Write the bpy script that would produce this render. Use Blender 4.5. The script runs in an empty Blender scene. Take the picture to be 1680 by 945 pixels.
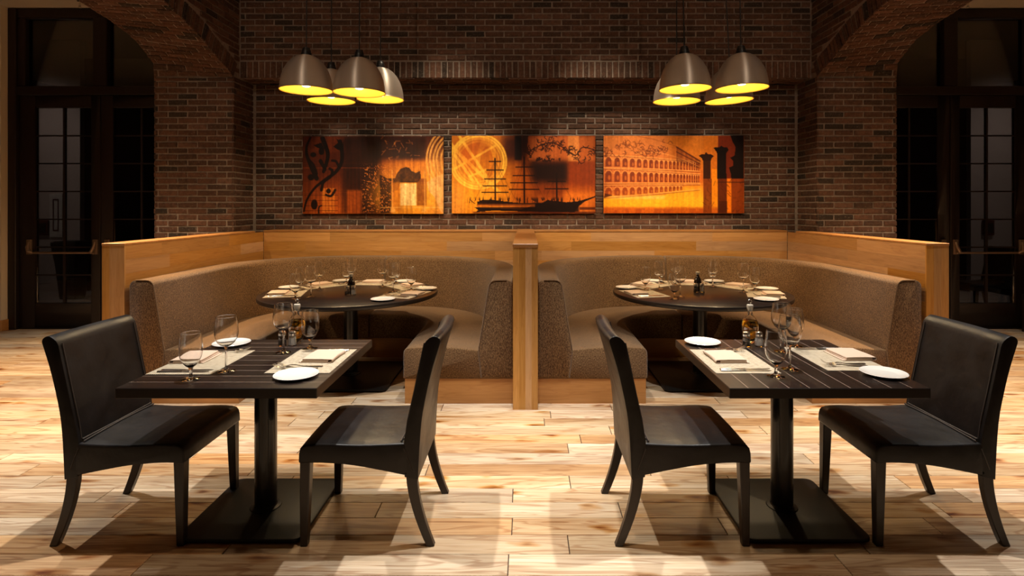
import bpy, bmesh, math, random
import numpy as np
from mathutils import Vector, Matrix, Euler
rnd = random.Random(7)
sc = bpy.context.scene
COL = sc.collection
PI = math.pi

# ------------------------------------------------------------------ camera
F, CX, CY, H = 930.0, 862.0, 335.0, 1.527
cam_d = bpy.data.cameras.new('camera'); cam = bpy.data.objects.new('camera', cam_d); COL.objects.link(cam)
cam.location = (0, 0, H); cam.rotation_euler = (PI / 2, 0, 0)
cam_d.sensor_width = 36; cam_d.lens = F / 1680 * 36
cam_d.shift_x = -(CX - 840) / 1680; cam_d.shift_y = -(472.5 - CY) / 1680
cam_d.clip_start = 0.05; cam_d.clip_end = 60
sc.camera = cam
sc.view_settings.view_transform = 'Standard'; sc.view_settings.look = 'None'
sc.view_settings.gamma = 1; sc.view_settings.use_curve_mapping = False
sc.view_settings.exposure = 0.0
sc.cycles.max_bounces = 12; sc.cycles.transmission_bounces = 10; sc.cycles.transparent_max_bounces = 16
sc.cycles.diffuse_bounces = 4; sc.cycles.glossy_bounces = 4
sc.cycles.sample_clamp_indirect = 6
try:
    sc.cycles.use_denoising = True
except Exception:
    pass
w = bpy.data.worlds.new('world'); sc.world = w; w.use_nodes = True
w.node_tree.nodes['Background'].inputs[0].default_value = (0.02, 0.016, 0.014, 1)
w.node_tree.nodes['Background'].inputs[1].default_value = 0.3


def G(px, py, z=0.75):
    Y = F * (H - z) / (py - CY)
    return (px - CX) * Y / F, Y

# ------------------------------------------------------------------ materials
def s2l(c):
    return tuple((v / 255 / 12.92) if v / 255 <= .04045 else ((v / 255 + .055) / 1.055) ** 2.4 for v in c)

def new_mat(name):
    m = bpy.data.materials.new(name); m.use_nodes = True
    nt = m.node_tree
    return m, nt, nt.nodes, nt.links, nt.nodes['Principled BSDF']

def simple(name, col, rough=.5, metal=0, coat=0, emit=None, estr=0, spec=.5, bump=None):
    m, nt, N, L, b = new_mat(name)
    b.inputs['Base Color'].default_value = (*col, 1); b.inputs['Roughness'].default_value = rough
    b.inputs['Metallic'].default_value = metal; b.inputs['Coat Weight'].default_value = coat
    b.inputs['Specular IOR Level'].default_value = spec
    if emit:
        b.inputs['Emission Color'].default_value = (*emit, 1); b.inputs['Emission Strength'].default_value = estr
    if bump:
        tc = N.new('ShaderNodeTexCoord'); no = N.new('ShaderNodeTexNoise'); bp = N.new('ShaderNodeBump')
        no.inputs['Scale'].default_value = bump[0]; no.inputs['Detail'].default_value = 4
        bp.inputs['Strength'].default_value = bump[1]; bp.inputs['Distance'].default_value = bump[2]
        L.new(tc.outputs['Object'], no.inputs['Vector']); L.new(no.outputs['Fac'], bp.inputs['Height'])
        L.new(bp.outputs['Normal'], b.inputs['Normal'])
    return m

def ramp(N, stops):
    r = N.new('ShaderNodeValToRGB'); e = r.color_ramp.elements
    while len(e) < len(stops): e.new(.5)
    for el, (p, c) in zip(e, stops): el.position = p; el.color = (*c, 1)
    return r

def mixc(N, L, fac, a, b, mode='MIX'):
    m = N.new('ShaderNodeMix'); m.data_type = 'RGBA'; m.blend_type = mode
    for sock, v in ((m.inputs[0], fac), (m.inputs[6], a), (m.inputs[7], b)):
        if isinstance(v, (int, float)): sock.default_value = v
        elif isinstance(v, tuple): sock.default_value = (*v, 1)
        else: L.new(v, sock)
    return m.outputs[2]

def math_(N, L, op, a, b=None, c=None):
    m = N.new('ShaderNodeMath'); m.operation = op
    for i, v in enumerate((a, b, c)):
        if v is None: continue
        if isinstance(v, (int, float)): m.inputs[i].default_value = v
        else: L.new(v, m.inputs[i])
    return m.outputs[0]

def wood(name, dark, mid, light, axis=0, rough=.4, coat=0, streak=.5, knots=0, toned=True, fine=1.0, tonerange=(.72, 1.12), warm=None):
    """grain runs along axis; 'tone' colour attribute gives every board its own shift"""
    m, nt, N, L, b = new_mat(name)
    tc = N.new('ShaderNodeTexCoord')
    at = N.new('ShaderNodeAttribute'); at.attribute_name = 'tone'
    sep = N.new('ShaderNodeSeparateColor'); L.new(at.outputs['Color'], sep.inputs[0])
    off = N.new('ShaderNodeVectorMath'); off.operation = 'MULTIPLY_ADD'
    L.new(at.outputs['Color'], off.inputs[0]); off.inputs[1].default_value = (13, 17, 11)
    L.new(tc.outputs['Object'], off.inputs[2])
    mp = N.new('ShaderNodeVectorMath'); mp.operation = 'MULTIPLY'
    s = [9 * fine] * 3; s[axis] = .9 * fine
    L.new(off.outputs[0], mp.inputs[0]); mp.inputs[1].default_value = s
    n1 = N.new('ShaderNodeTexNoise'); n1.inputs['Scale'].default_value = 1.2; n1.inputs['Detail'].default_value = 3
    n1.inputs['Distortion'].default_value = .6
    L.new(mp.outputs[0], n1.inputs['Vector'])
    # rings: fract-like wave of the broad noise
    wv = math_(N, L, 'SINE', math_(N, L, 'MULTIPLY', n1.outputs['Fac'], 46))
    wv = math_(N, L, 'MULTIPLY_ADD', wv, .5, .5)
    mp2 = N.new('ShaderNodeVectorMath'); mp2.operation = 'MULTIPLY'
    s2 = [95 * fine] * 3; s2[axis] = 3.2 * fine
    L.new(off.outputs[0], mp2.inputs[0]); mp2.inputs[1].default_value = s2
    n2 = N.new('ShaderNodeTexNoise'); n2.inputs['Scale'].default_value = 1; n2.inputs['Detail'].default_value = 5
    L.new(mp2.outputs[0], n2.inputs['Vector'])
    base = ramp(N, [(.28, dark), (.5, mid), (.72, light)])
    g = math_(N, L, 'ADD', math_(N, L, 'MULTIPLY', n1.outputs['Fac'], .55), math_(N, L, 'MULTIPLY', n2.outputs['Fac'], .45))
    L.new(g, base.inputs[0])
    col = base.outputs[0]
    rg = ramp(N, [(.0, (1, 1, 1)), (.72, (1, 1, 1)), (1, tuple(1 - streak * .55 * k for k in (.6, .85, 1)))])
    L.new(wv, rg.inputs[0])
    col = mixc(N, L, 1.0, col, rg.outputs[0], 'MULTIPLY')
    if knots:
        vmul = N.new('ShaderNodeVectorMath'); vmul.operation = 'MULTIPLY'
        s3 = [7.0] * 3; s3[axis] = 2.6
        L.new(off.outputs[0], vmul.inputs[0]); vmul.inputs[1].default_value = s3
        nz = N.new('ShaderNodeTexNoise'); nz.inputs['Scale'].default_value = 2.0
        L.new(vmul.outputs[0], nz.inputs['Vector'])
        dv = N.new('ShaderNodeVectorMath'); dv.operation = 'MULTIPLY_ADD'
        L.new(nz.outputs['Color'], dv.inputs[0]); dv.inputs[1].default_value = (.5, .5, .5); L.new(vmul.outputs[0], dv.inputs[2])
        vo = N.new('ShaderNodeTexVoronoi'); vo.inputs['Scale'].default_value = 1; vo.inputs['Randomness'].default_value = 1
        L.new(dv.outputs[0], vo.inputs['Vector'])
        kr = ramp(N, [(0, (.16, .06, .02)), (.07, (.34, .15, .06)), (.16, (.8, .62, .42)), (.26, (1, 1, 1))])
        L.new(vo.outputs['Distance'], kr.inputs[0])
        col = mixc(N, L, knots, col, kr.outputs[0], 'MULTIPLY')
        # long dark mineral streaks
        mp4 = N.new('ShaderNodeVectorMath'); mp4.operation = 'MULTIPLY'
        s4 = [26.0] * 3; s4[axis] = 1.6
        L.new(off.outputs[0], mp4.inputs[0]); mp4.inputs[1].default_value = s4
        n4 = N.new('ShaderNodeTexNoise'); n4.inputs['Scale'].default_value = 1; n4.inputs['Detail'].default_value = 4
        n4.inputs['Distortion'].default_value = .4
        L.new(mp4.outputs[0], n4.inputs['Vector'])
        sr = ramp(N, [(.0, (1, 1, 1)), (.63, (1, 1, 1)), (.75, (.58, .38, .22))]); L.new(n4.outputs['Fac'], sr.inputs[0])
        col = mixc(N, L, knots, col, sr.outputs[0], 'MULTIPLY')
    if toned:
        mr = N.new('ShaderNodeMapRange'); mr.inputs[3].default_value = tonerange[0]; mr.inputs[4].default_value = tonerange[1]
        L.new(sep.outputs[0], mr.inputs[0])
        hs = N.new('ShaderNodeHueSaturation'); L.new(mr.outputs[0], hs.inputs['Value'])
        mr2 = N.new('ShaderNodeMapRange'); mr2.inputs[3].default_value = .85; mr2.inputs[4].default_value = 1.1
        L.new(sep.outputs[1], mr2.inputs[0]); L.new(mr2.outputs[0], hs.inputs['Saturation'])
        L.new(col, hs.inputs['Color']); col = hs.outputs[0]
        if warm:
            wr = ramp(N, [(0, (1, 1, 1)), (.78, (1, 1, 1)), (1, warm)]); L.new(sep.outputs[2], wr.inputs[0])
            col = mixc(N, L, 1.0, col, wr.outputs[0], 'MULTIPLY')
    L.new(col, b.inputs['Base Color'])
    b.inputs['Roughness'].default_value = rough; b.inputs['Coat Weight'].default_value = coat; b.inputs['Coat Roughness'].default_value = .15
    bp = N.new('ShaderNodeBump'); bp.inputs['Strength'].default_value = .15; bp.inputs['Distance'].default_value = .002
    L.new(g, bp.inputs['Height']); L.new(bp.outputs[0], b.inputs['Normal'])
    return m

def brick_mat():
    m, nt, N, L, b = new_mat('brick')
    at = N.new('ShaderNodeAttribute'); at.attribute_name = 'tone'
    sep = N.new('ShaderNodeSeparateColor'); L.new(at.outputs['Color'], sep.inputs[0])
    r = ramp(N, [(0, (.030, .021, .016)), (.2, (.050, .030, .021)), (.5, (.085, .040, .025)), (.8, (.118, .056, .035)), (1, (.14, .072, .048))])
    L.new(sep.outputs[0], r.inputs[0])
    tc = N.new('ShaderNodeTexCoord')
    n = N.new('ShaderNodeTexNoise'); n.inputs['Scale'].default_value = 26; n.inputs['Detail'].default_value = 5
    L.new(tc.outputs['Object'], n.inputs['Vector'])
    nr = ramp(N, [(.25, (.62, .6, .58)), (.5, (1, 1, 1)), (.75, (1.3, 1.25, 1.2))]); L.new(n.outputs['Fac'], nr.inputs[0])
    col = mixc(N, L, 1, r.outputs[0], nr.outputs[0], 'MULTIPLY')
    # mortar faces carry blue = 1
    mo = ramp(N, [(.3, (.20, .155, .125)), (.7, (.30, .235, .195))]); L.new(n.outputs['Fac'], mo.inputs[0])
    # smears of old mortar over the brick faces
    n3 = N.new('ShaderNodeTexNoise'); n3.inputs['Scale'].default_value = 55; n3.inputs['Detail'].default_value = 6
    L.new(tc.outputs['Object'], n3.inputs['Vector'])
    sm = ramp(N, [(.57, (0, 0, 0)), (.75, (.55, .55, .55))]); L.new(n3.outputs['Fac'], sm.inputs[0])
    col = mixc(N, L, sm.outputs[0], col, mo.outputs[0])
    col = mixc(N, L, sep.outputs[2], col, mo.outputs[0])
    L.new(col, b.inputs['Base Color']); b.inputs['Roughness'].default_value = .85; b.inputs['Specular IOR Level'].default_value = .25
    bp = N.new('ShaderNodeBump'); bp.inputs['Strength'].default_value = .5; bp.inputs['Distance'].default_value = .006
    L.new(n3.outputs['Fac'], bp.inputs['Height']); L.new(bp.outputs[0], b.inputs['Normal'])
    return m

def fabric_mat(name, c1, c2, c3):
    m, nt, N, L, b = new_mat(name)
    tc = N.new('ShaderNodeTexCoord')
    n = N.new('ShaderNodeTexNoise'); n.inputs['Scale'].default_value = 230; n.inputs['Detail'].default_value = 2
    mp = N.new('ShaderNodeVectorMath'); mp.operation = 'MULTIPLY'; mp.inputs[1].default_value = (1, 1, .38)
    L.new(tc.outputs['Object'], mp.inputs[0]); L.new(mp.outputs[0], n.inputs['Vector'])
    r = ramp(N, [(.33, c1), (.5, c2), (.68, c3)]); L.new(n.outputs['Fac'], r.inputs[0])
    n2 = N.new('ShaderNodeTexNoise'); n2.inputs['Scale'].default_value = 3; L.new(tc.outputs['Object'], n2.inputs['Vector'])
    r2 = ramp(N, [(.3, (.88, .88, .88)), (.7, (1.08, 1.08, 1.08))]); L.new(n2.outputs['Fac'], r2.inputs[0])
    L.new(mixc(N, L, 1, r.outputs[0], r2.outputs[0], 'MULTIPLY'), b.inputs['Base Color'])
    b.inputs['Roughness'].default_value = .9; b.inputs['Specular IOR Level'].default_value = .15
    b.inputs['Sheen Weight'].default_value = .25; b.inputs['Sheen Roughness'].default_value = .5
    bp = N.new('ShaderNodeBump'); bp.inputs['Strength'].default_value = .6; bp.inputs['Distance'].default_value = .002
    L.new(n.outputs['Fac'], bp.inputs['Height']); L.new(bp.outputs[0], b.inputs['Normal'])
    return m

def leather_mat():
    m, nt, N, L, b = new_mat('black_leather')
    tc = N.new('ShaderNodeTexCoord')
    n = N.new('ShaderNodeTexNoise'); n.inputs['Scale'].default_value = 5; n.inputs['Detail'].default_value = 6; n.inputs['Distortion'].default_value = .8
    L.new(tc.outputs['Object'], n.inputs['Vector'])
    r = ramp(N, [(.3, (.006, .005, .005)), (.7, (.015, .012, .012))]); L.new(n.outputs['Fac'], r.inputs[0])
    L.new(r.outputs[0], b.inputs['Base Color'])
    rr = N.new('ShaderNodeMapRange'); rr.inputs[1].default_value = .3; rr.inputs[2].default_value = .7
    rr.inputs[3].default_value = .36; rr.inputs[4].default_value = .52; b.inputs['Specular IOR Level'].default_value = .32
    L.new(n.outputs['Fac'], rr.inputs[0]); L.new(rr.outputs[0], b.inputs['Roughness'])
    n2 = N.new('ShaderNodeTexNoise'); n2.inputs['Scale'].default_value = 9; n2.inputs['Detail'].default_value = 3
    L.new(tc.outputs['Object'], n2.inputs['Vector'])
    bp = N.new('ShaderNodeBump'); bp.inputs['Strength'].default_value = .35; bp.inputs['Distance'].default_value = .012
    n3 = N.new('ShaderNodeTexNoise'); n3.inputs['Scale'].default_value = 260
    L.new(tc.outputs['Object'], n3.inputs['Vector'])
    L.new(math_(N, L, 'ADD', n2.outputs['Fac'], math_(N, L, 'MULTIPLY', n3.outputs['Fac'], .05)), bp.inputs['Height'])
    L.new(bp.outputs[0], b.inputs['Normal'])
    return m

def tabletop_mat(name, lines):
    m, nt, N, L, b = new_mat(name)
    tc = N.new('ShaderNodeTexCoord')
    mp = N.new('ShaderNodeVectorMath'); mp.operation = 'MULTIPLY'; mp.inputs[1].default_value = (2.2, 55, 55)
    L.new(tc.outputs['Object'], mp.inputs[0])
    n = N.new('ShaderNodeTexNoise'); n.inputs['Scale'].default_value = 1; n.inputs['Detail'].default_value = 4
    L.new(mp.outputs[0], n.inputs['Vector'])
    r = ramp(N, [(.3, (.008, .0045, .004)), (.55, (.015, .009, .0075)), (.75, (.030, .018, .014))]); L.new(n.outputs['Fac'], r.inputs[0])
    col = r.outputs[0]
    if lines:
        sp = N.new('ShaderNodeSeparateXYZ'); L.new(tc.outputs['Object'], sp.inputs[0])
        fr = math_(N, L, 'FRACT', math_(N, L, 'MULTIPLY_ADD', sp.outputs[1], 1 / .0865, .52))
        d = math_(N, L, 'ABSOLUTE', math_(N, L, 'SUBTRACT', fr, .5))
        near = math_(N, L, 'LESS_THAN', d, .017)
        line_ = near
        fl = math_(N, L, 'FLOOR', math_(N, L, 'MULTIPLY_ADD', sp.outputs[1], 1 / .0865, .02))
        wn = N.new('ShaderNodeTexWhiteNoise'); wn.noise_dimensions = '1D'; L.new(fl, wn.inputs['W'])
        sh = math_(N, L, 'MULTIPLY_ADD', wn.outputs['Value'], .5, .75)
        cm = N.new('ShaderNodeCombineColor')
        for i in range(3): L.new(sh, cm.inputs[i])
        col = mixc(N, L, 1, col, cm.outputs[0], 'MULTIPLY')
        col = mixc(N, L, line_, col, (.30, .22, .18))
    L.new(col, b.inputs['Base Color']); b.inputs['Roughness'].default_value = .30; b.inputs['Specular IOR Level'].default_value = .4; b.inputs['Coat Weight'].default_value = .12
    b.inputs['Coat Roughness'].default_value = .12
    return m

def mat_weave():
    m, nt, N, L, b = new_mat('woven_placemat')
    tc = N.new('ShaderNodeTexCoord'); sp = N.new('ShaderNodeSeparateXYZ'); L.new(tc.outputs['Object'], sp.inputs[0])
    a = math_(N, L, 'SINE', math_(N, L, 'MULTIPLY', sp.outputs[0], 2 * PI / .0095))
    c = math_(N, L, 'SINE', math_(N, L, 'MULTIPLY', sp.outputs[1], 2 * PI / .0095))
    p = math_(N, L, 'MULTIPLY', a, c)
    n = N.new('ShaderNodeTexNoise'); n.inputs['Scale'].default_value = 60; L.new(tc.outputs['Object'], n.inputs['Vector'])
    t = math_(N, L, 'ADD', p, math_(N, L, 'MULTIPLY_ADD', n.outputs['Fac'], 1.6, -.8))
    r = ramp(N, [(0, (.60, .52, .39)), (.45, (.54, .46, .34)), (.62, (.19, .145, .095)), (1, (.11, .08, .05))])
    mr = N.new('ShaderNodeMapRange'); mr.inputs[1].default_value = -1.2; mr.inputs[2].default_value = 1.4
    L.new(t, mr.inputs[0]); L.new(mr.outputs[0], r.inputs[0])
    L.new(r.outputs[0], b.inputs['Base Color']); b.inputs['Roughness'].default_value = .7
    return m

def glass_mat(name, tint=(1, 1, 1), rough=0.0):
    m, nt, N, L, b = new_mat(name)
    b.inputs['Base Color'].default_value = (*tint, 1); b.inputs['Roughness'].default_value = rough
    b.inputs['Transmission Weight'].default_value = 1; b.inputs['IOR'].default_value = 1.48
    return m

def pane_mat():
    """thin flat window glass: clear, with mirror reflection growing at grazing angles"""
    m, nt, N, L, b = new_mat('window_glass')
    N.remove(b)
    tr = N.new('ShaderNodeBsdfTransparent'); tr.inputs[0].default_value = (.62, .6, .58, 1)
    gl = N.new('ShaderNodeBsdfGlossy'); gl.inputs['Roughness'].default_value = .01
    fr = N.new('ShaderNodeFresnel'); fr.inputs[0].default_value = 1.5
    mx = N.new('ShaderNodeMixShader'); L.new(math_(N, L, 'MULTIPLY', fr.outputs[0], 1.6), mx.inputs[0])
    L.new(tr.outputs[0], mx.inputs[1]); L.new(gl.outputs[0], mx.inputs[2])
    L.new(mx.outputs[0], N['Material Output'].inputs[0])
    return m

def attr_mat(name, rough=.45, coat=0.0):
    m, nt, N, L, b = new_mat(name)
    at = N.new('ShaderNodeAttribute'); at.attribute_name = 'print'
    L.new(at.outputs['Color'], b.inputs['Base Color']); b.inputs['Roughness'].default_value = rough
    b.inputs['Specular IOR Level'].default_value = .25; b.inputs['Coat Weight'].default_value = coat
    return m

def shade_mat():
    m, nt, N, L, b = new_mat('spun_metal')
    b.inputs['Base Color'].default_value = (.62, .545, .48, 1); b.inputs['Metallic'].default_value = .68
    b.inputs['Roughness'].default_value = .48
    tc = N.new('ShaderNodeTexCoord'); mp = N.new('ShaderNodeVectorMath'); mp.operation = 'MULTIPLY'; mp.inputs[1].default_value = (2, 2, 420)
    L.new(tc.outputs['Object'], mp.inputs[0])
    n = N.new('ShaderNodeTexNoise'); n.inputs['Scale'].default_value = 1; L.new(mp.outputs[0], n.inputs['Vector'])
    bp = N.new('ShaderNodeBump'); bp.inputs['Strength'].default_value = .12; bp.inputs['Distance'].default_value = .001
    L.new(n.outputs['Fac'], bp.inputs['Height']); L.new(bp.outputs[0], b.inputs['Normal'])
    b.inputs['Anisotropic'].default_value = .85; b.inputs['Anisotropic Rotation'].default_value = .25
    tg = N.new('ShaderNodeTangent'); tg.direction_type = 'RADIAL'; tg.axis = 'Z'; L.new(tg.outputs[0], b.inputs['Tangent'])
    return m

M = {}
M['brick'] = brick_mat()
M['floor'] = wood('plank_floor', (.30, .155, .07), (.60, .44, .28), (.74, .605, .445), 0, rough=.40, coat=.10, streak=.8, knots=1.0, tonerange=(.74, 1.10), warm=(.93, .70, .46))
M['oak'] = wood('oak_boards', (.40, .18, .05), (.52, .26, .085), (.60, .32, .12), 0, rough=.42, streak=.28, fine=1.2, tonerange=(.8, 1.12))
M['oaky'] = wood('oak_boards_depth', (.40, .18, .05), (.52, .26, .085), (.60, .32, .12), 1, rough=.42, streak=.28, fine=1.2, tonerange=(.8, 1.12))
M['oakz'] = wood('oak_upright', (.40, .19, .055), (.50, .26, .085), (.58, .32, .12), 2, rough=.45, streak=.25, fine=1.6, tonerange=(.86, 1.08))
M['plinth'] = wood('oak_plinth', (.38, .16, .04), (.46, .21, .06), (.54, .26, .085), 0, rough=.42, streak=.25, fine=1.2, toned=False)
M['cap'] = wood('oak_cap', (.30, .12, .035), (.40, .18, .055), (.48, .24, .085), 0, rough=.38, streak=.2, toned=False)
M['gap'] = simple('plank_gap', (.035, .018, .01), .9)
M['fabric'] = fabric_mat('tweed_upholstery', (.058, .027, .010), (.142, .074, .029), (.245, .145, .068))
M['piping'] = fabric_mat('tweed_piping', (.11, .064, .032), (.15, .09, .048), (.19, .12, .068))
M['leather'] = leather_mat()
M['stitch'] = simple('leather_seam', (.045, .036, .033), .4)
M['legwood'] = wood('dark_leg_wood', (.008, .004, .0025), (.014, .0065, .004), (.022, .0105, .0065), 2, rough=.38, streak=.3, toned=False)
M['top_lines'] = tabletop_mat('planked_dark_tabletop', True)
M['top_plain'] = tabletop_mat('dark_tabletop', False)
M['edge'] = simple('dark_table_edge', (.010, .0065, .0055), .36, coat=.15)
M['iron'] = simple('black_iron', (.007, .006, .006), .48, spec=.3, bump=(180, .2, .001))
M['post'] = simple('black_column', (.011, .009, .008), .28, metal=.3, coat=.2)
M['china'] = simple('white_china', (.83, .82, .79), .16, coat=.5)
M['napkin'] = simple('blush_napkin_cloth', (.62, .47, .37), .85, bump=(420, .25, .001), spec=.2)
M['mat'] = mat_weave()
M['steel'] = simple('polished_steel', (.78, .75, .71), .24, metal=1)
M['glass'] = glass_mat('clear_glass', rough=.025)
M['oil'] = glass_mat('olive_oil', (.80, .50, .04))
M['vinegar'] = simple('dark_vinegar', (.008, .004, .003), .12, coat=.6)
M['salt'] = simple('salt', (.88, .82, .76), .8)
M['pepper'] = simple('pepper', (.07, .05, .04), .8, bump=(300, .6, .003))
M['stopper'] = simple('pale_stopper', (.55, .5, .42), .4)
M['shade'] = shade_mat()
M['liner'] = simple('gold_liner', (.96, .72, .13), .5)
M['rim'] = simple('shade_rim', (.70, .42, .10), .35, metal=.6)
M['bulb'] = simple('lit_bulb', (1, .9, .7), .4, emit=(1, .80, .42), estr=15)
M['black'] = simple('black_plastic', (.012, .011, .011), .4)
M['cream'] = simple('cream_plaster', (.72, .60, .44), .8, bump=(60, .1, .002))
M['ceil'] = simple('ceiling_paint', (.55, .47, .37), .85)
M['frame'] = wood('espresso_door_wood', (.010, .005, .004), (.014, .007, .005), (.020, .010, .007), 2, rough=.45, streak=.2, toned=False)
M['brass'] = simple('worn_brass', (.30, .205, .14), .45, metal=.7)
M['pane'] = pane_mat()
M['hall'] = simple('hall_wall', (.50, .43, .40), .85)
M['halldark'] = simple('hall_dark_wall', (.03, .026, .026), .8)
M['hallfloor'] = simple('hall_floor', (.30, .28, .28), .35)
M['redbox'] = simple('dark_red_enamel', (.10, .012, .010), .4)
M['white'] = simple('white_enamel', (.6, .58, .55), .4)
M['print'] = attr_mat('printed_artwork', .42)
M['panel_edge'] = simple('panel_edge', (.05, .022, .008), .5)
M['planter'] = simple('dark_planter', (.02, .018, .018), .4)
M['dimwall'] = simple('dim_room_wall', (.10, .08, .065), .85)

# ------------------------------------------------------------------ mesh helpers
class MB:
    def __init__(s): s.v = []; s.f = []; s.mi = []; s.t = []
    def poly(s, pts, mi=0, tone=(.5, .5, 0)):
        b = len(s.v); s.v += [tuple(p) for p in pts]; s.f.append(tuple(range(b, b + len(pts)))); s.mi.append(mi); s.t.append(tone)
    def raw(s, vs, fs, mi=0, tone=(.5, .5, 0)):
        b = len(s.v); s.v += [tuple(p) for p in vs]
        for f in fs: s.f.append(tuple(b + i for i in f)); s.mi.append(mi); s.t.append(tone)
    def box(s, x0, x1, y0, y1, z0, z1, mi=0, tone=(.5, .5, 0)):
        s.raw([(x0, y0, z0), (x1, y0, z0), (x1, y1, z0), (x0, y1, z0), (x0, y0, z1), (x1, y0, z1), (x1, y1, z1), (x0, y1, z1)],
              [(0, 3, 2, 1), (4, 5, 6, 7), (0, 1, 5, 4), (1, 2, 6, 5), (2, 3, 7, 6), (3, 0, 4, 7)], mi, tone)
    def rings(s, rings, closed=True, cap0=True, cap1=True, mi=0, tone=(.5, .5, 0)):
        n = len(rings[0]); b = len(s.v)
        for r in rings: s.v += [tuple(p) for p in r]
        for k in range(len(rings) - 1):
            for i in range(n if closed else n - 1):
                j = (i + 1) % n
                s.f.append((b + k * n + i, b + k * n + j, b + (k + 1) * n + j, b + (k + 1) * n + i)); s.mi.append(mi); s.t.append(tone)
        if cap0: s.f.append(tuple(b + i for i in reversed(range(n)))); s.mi.append(mi); s.t.append(tone)
        if cap1: s.f.append(tuple(b + (len(rings) - 1) * n + i for i in range(n))); s.mi.append(mi); s.t.append(tone)
    def lathe(s, prof, n=32, cx=0, cy=0, z=0, mi=0):
        R = [[(cx + r * math.cos(2 * PI * i / n), cy + r * math.sin(2 * PI * i / n), z + h) for i in range(n)] for r, h in prof]
        s.rings(R, mi=mi, cap0=prof[0][0] > 0, cap1=prof[-1][0] > 0)
    def lathe_closed(s, prof, n=32, cx=0, cy=0, z=0, mi=0):
        s.lathe(prof, n, cx, cy, z, mi)
    def tube(s, pts, r, n=8, mi=0):
        pts = [Vector(p) for p in pts]; R = []
        rr = r if isinstance(r, (list, tuple)) else [r] * len(pts)
        up = None
        for k, p in enumerate(pts):
            d = (pts[min(k + 1, len(pts) - 1)] - pts[max(k - 1, 0)]).normalized()
            if up is None:
                up = d.orthogonal().normalized()
            else:
                up = (up - d * up.dot(d)).normalized()
            sd = d.cross(up)
            R.append([p + (up * math.cos(2 * PI * i / n) + sd * math.sin(2 * PI * i / n)) * rr[k] for i in range(n)])
        s.rings(R, mi=mi)
    def prism(s, prof, axis, a0, a1, mi=0):
        """prof 2-D polygon in the other two axes, extruded along axis from a0 to a1"""
        def P(u, v, a):
            return {0: (a, u, v), 1: (u, a, v), 2: (u, v, a)}[axis]
        s.rings([[P(u, v, a0) for u, v in prof], [P(u, v, a1) for u, v in prof]], mi=mi)
    def build(s, name, mats, parent=None, bevel=0, seg=2, angle=35, smooth=True, bevel_angle=40, weld=True, tone=False):
        me = bpy.data.meshes.new(name)
        me.from_pydata(s.v, [], s.f)
        if not isinstance(mats, (list, tuple)): mats = [mats]
        for m in mats: me.materials.append(M[m] if isinstance(m, str) else m)
        me.polygons.foreach_set('material_index', s.mi)
        if tone:
            a = me.attributes.new('tone', 'FLOAT_COLOR', 'CORNER')
            arr = []
            for f, t in zip(s.f, s.t): arr += [t[0], t[1], t[2], 1.0] * len(f)
            a.data.foreach_set('color', arr)
        if weld or bevel:
            bm = bmesh.new(); bm.from_mesh(me)
            if weld: bmesh.ops.remove_doubles(bm, verts=bm.verts, dist=1e-5)
            bmesh.ops.recalc_face_normals(bm, faces=bm.faces)
            if bevel:
                ed = [e for e in bm.edges if len(e.link_faces) == 2 and e.calc_face_angle(0) > math.radians(bevel_angle)]
                bmesh.ops.bevel(bm, geom=ed, offset=bevel, segments=seg, affect='EDGES', profile=.5, clamp_overlap=True)
            bm.to_mesh(me); bm.free()
        if smooth:
            me.polygons.foreach_set('use_smooth', [True] * len(me.polygons))
            me.set_sharp_from_angle(angle=math.radians(angle))
        me.update()
        o = bpy.data.objects.new(name, me); COL.objects.link(o)
        if parent: o.parent = parent
        return o

def tag(o, label=None, cat=None, group=None, kind=None):
    if label: o['label'] = label
    if cat: o['category'] = cat
    if group: o['group'] = group
    if kind: o['kind'] = kind
    return o

def thing(name, label, cat, loc=(0, 0, 0), rz=0, group=None, kind=None):
    o = bpy.data.objects.new(name, None); COL.objects.link(o); o.empty_display_size = .1
    o.location = loc; o.rotation_euler = (0, 0, rz)
    return tag(o, label, cat, group, kind)

def struct(o, label, cat):
    return tag(o, label, cat, kind='structure')

def copy_tree(o, parent=None):
    c = o.copy(); COL.objects.link(c)
    if parent: c.parent = parent
    for ch in list(o.children): copy_tree(ch, c)
    return c

_used = set()
def place(proto, loc, rz, label, cat, group=None):
    """first use moves the proto itself, later uses copy it with its parts"""
    if proto.name not in _used: _used.add(proto.name); o = proto
    else: o = copy_tree(proto)
    o.location = loc; o.rotation_euler = (0, 0, rz)
    return tag(o, label, cat, group)

def rt(): return (rnd.random(), rnd.random(), rnd.random())

# ------------------------------------------------------------------ brickwork
CO, BL, GAP = .0674, .219, .0165
def brick(mb, P, u0, u1, v0, v1, clamp=None):
    """P(u, v, depth) -> point; frustum-edged brick with slightly wobbly corners"""
    d = rnd.uniform(-.003, .004); j = lambda: rnd.uniform(-.0022, .0022)
    t = rnd.random()
    t = .12 * rnd.random() if t < .10 else .3 + .5 * rnd.random() if t < .9 else .85 + .15 * rnd.random()
    cs = [(u0 + j(), v0 + j()), (u1 + j(), v0 + j()), (u1 + j(), v1 + j()), (u0 + j(), v1 + j())]
    if clamp: cs = [clamp(*c) for c in cs]
    uc = sum(c[0] for c in cs) / 4; vc = sum(c[1] for c in cs) / 4
    def ins(c, e): return (c[0] + (e if c[0] < uc else -e), c[1] + (e if c[1] < vc else -e))
    rs = [[P(*c, -.016) for c in cs], [P(*c, d - .004) for c in cs], [P(*ins(c, .0045), d) for c in cs]]
    mb.rings(rs, cap0=False, tone=(t, rnd.random(), 0))

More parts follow.
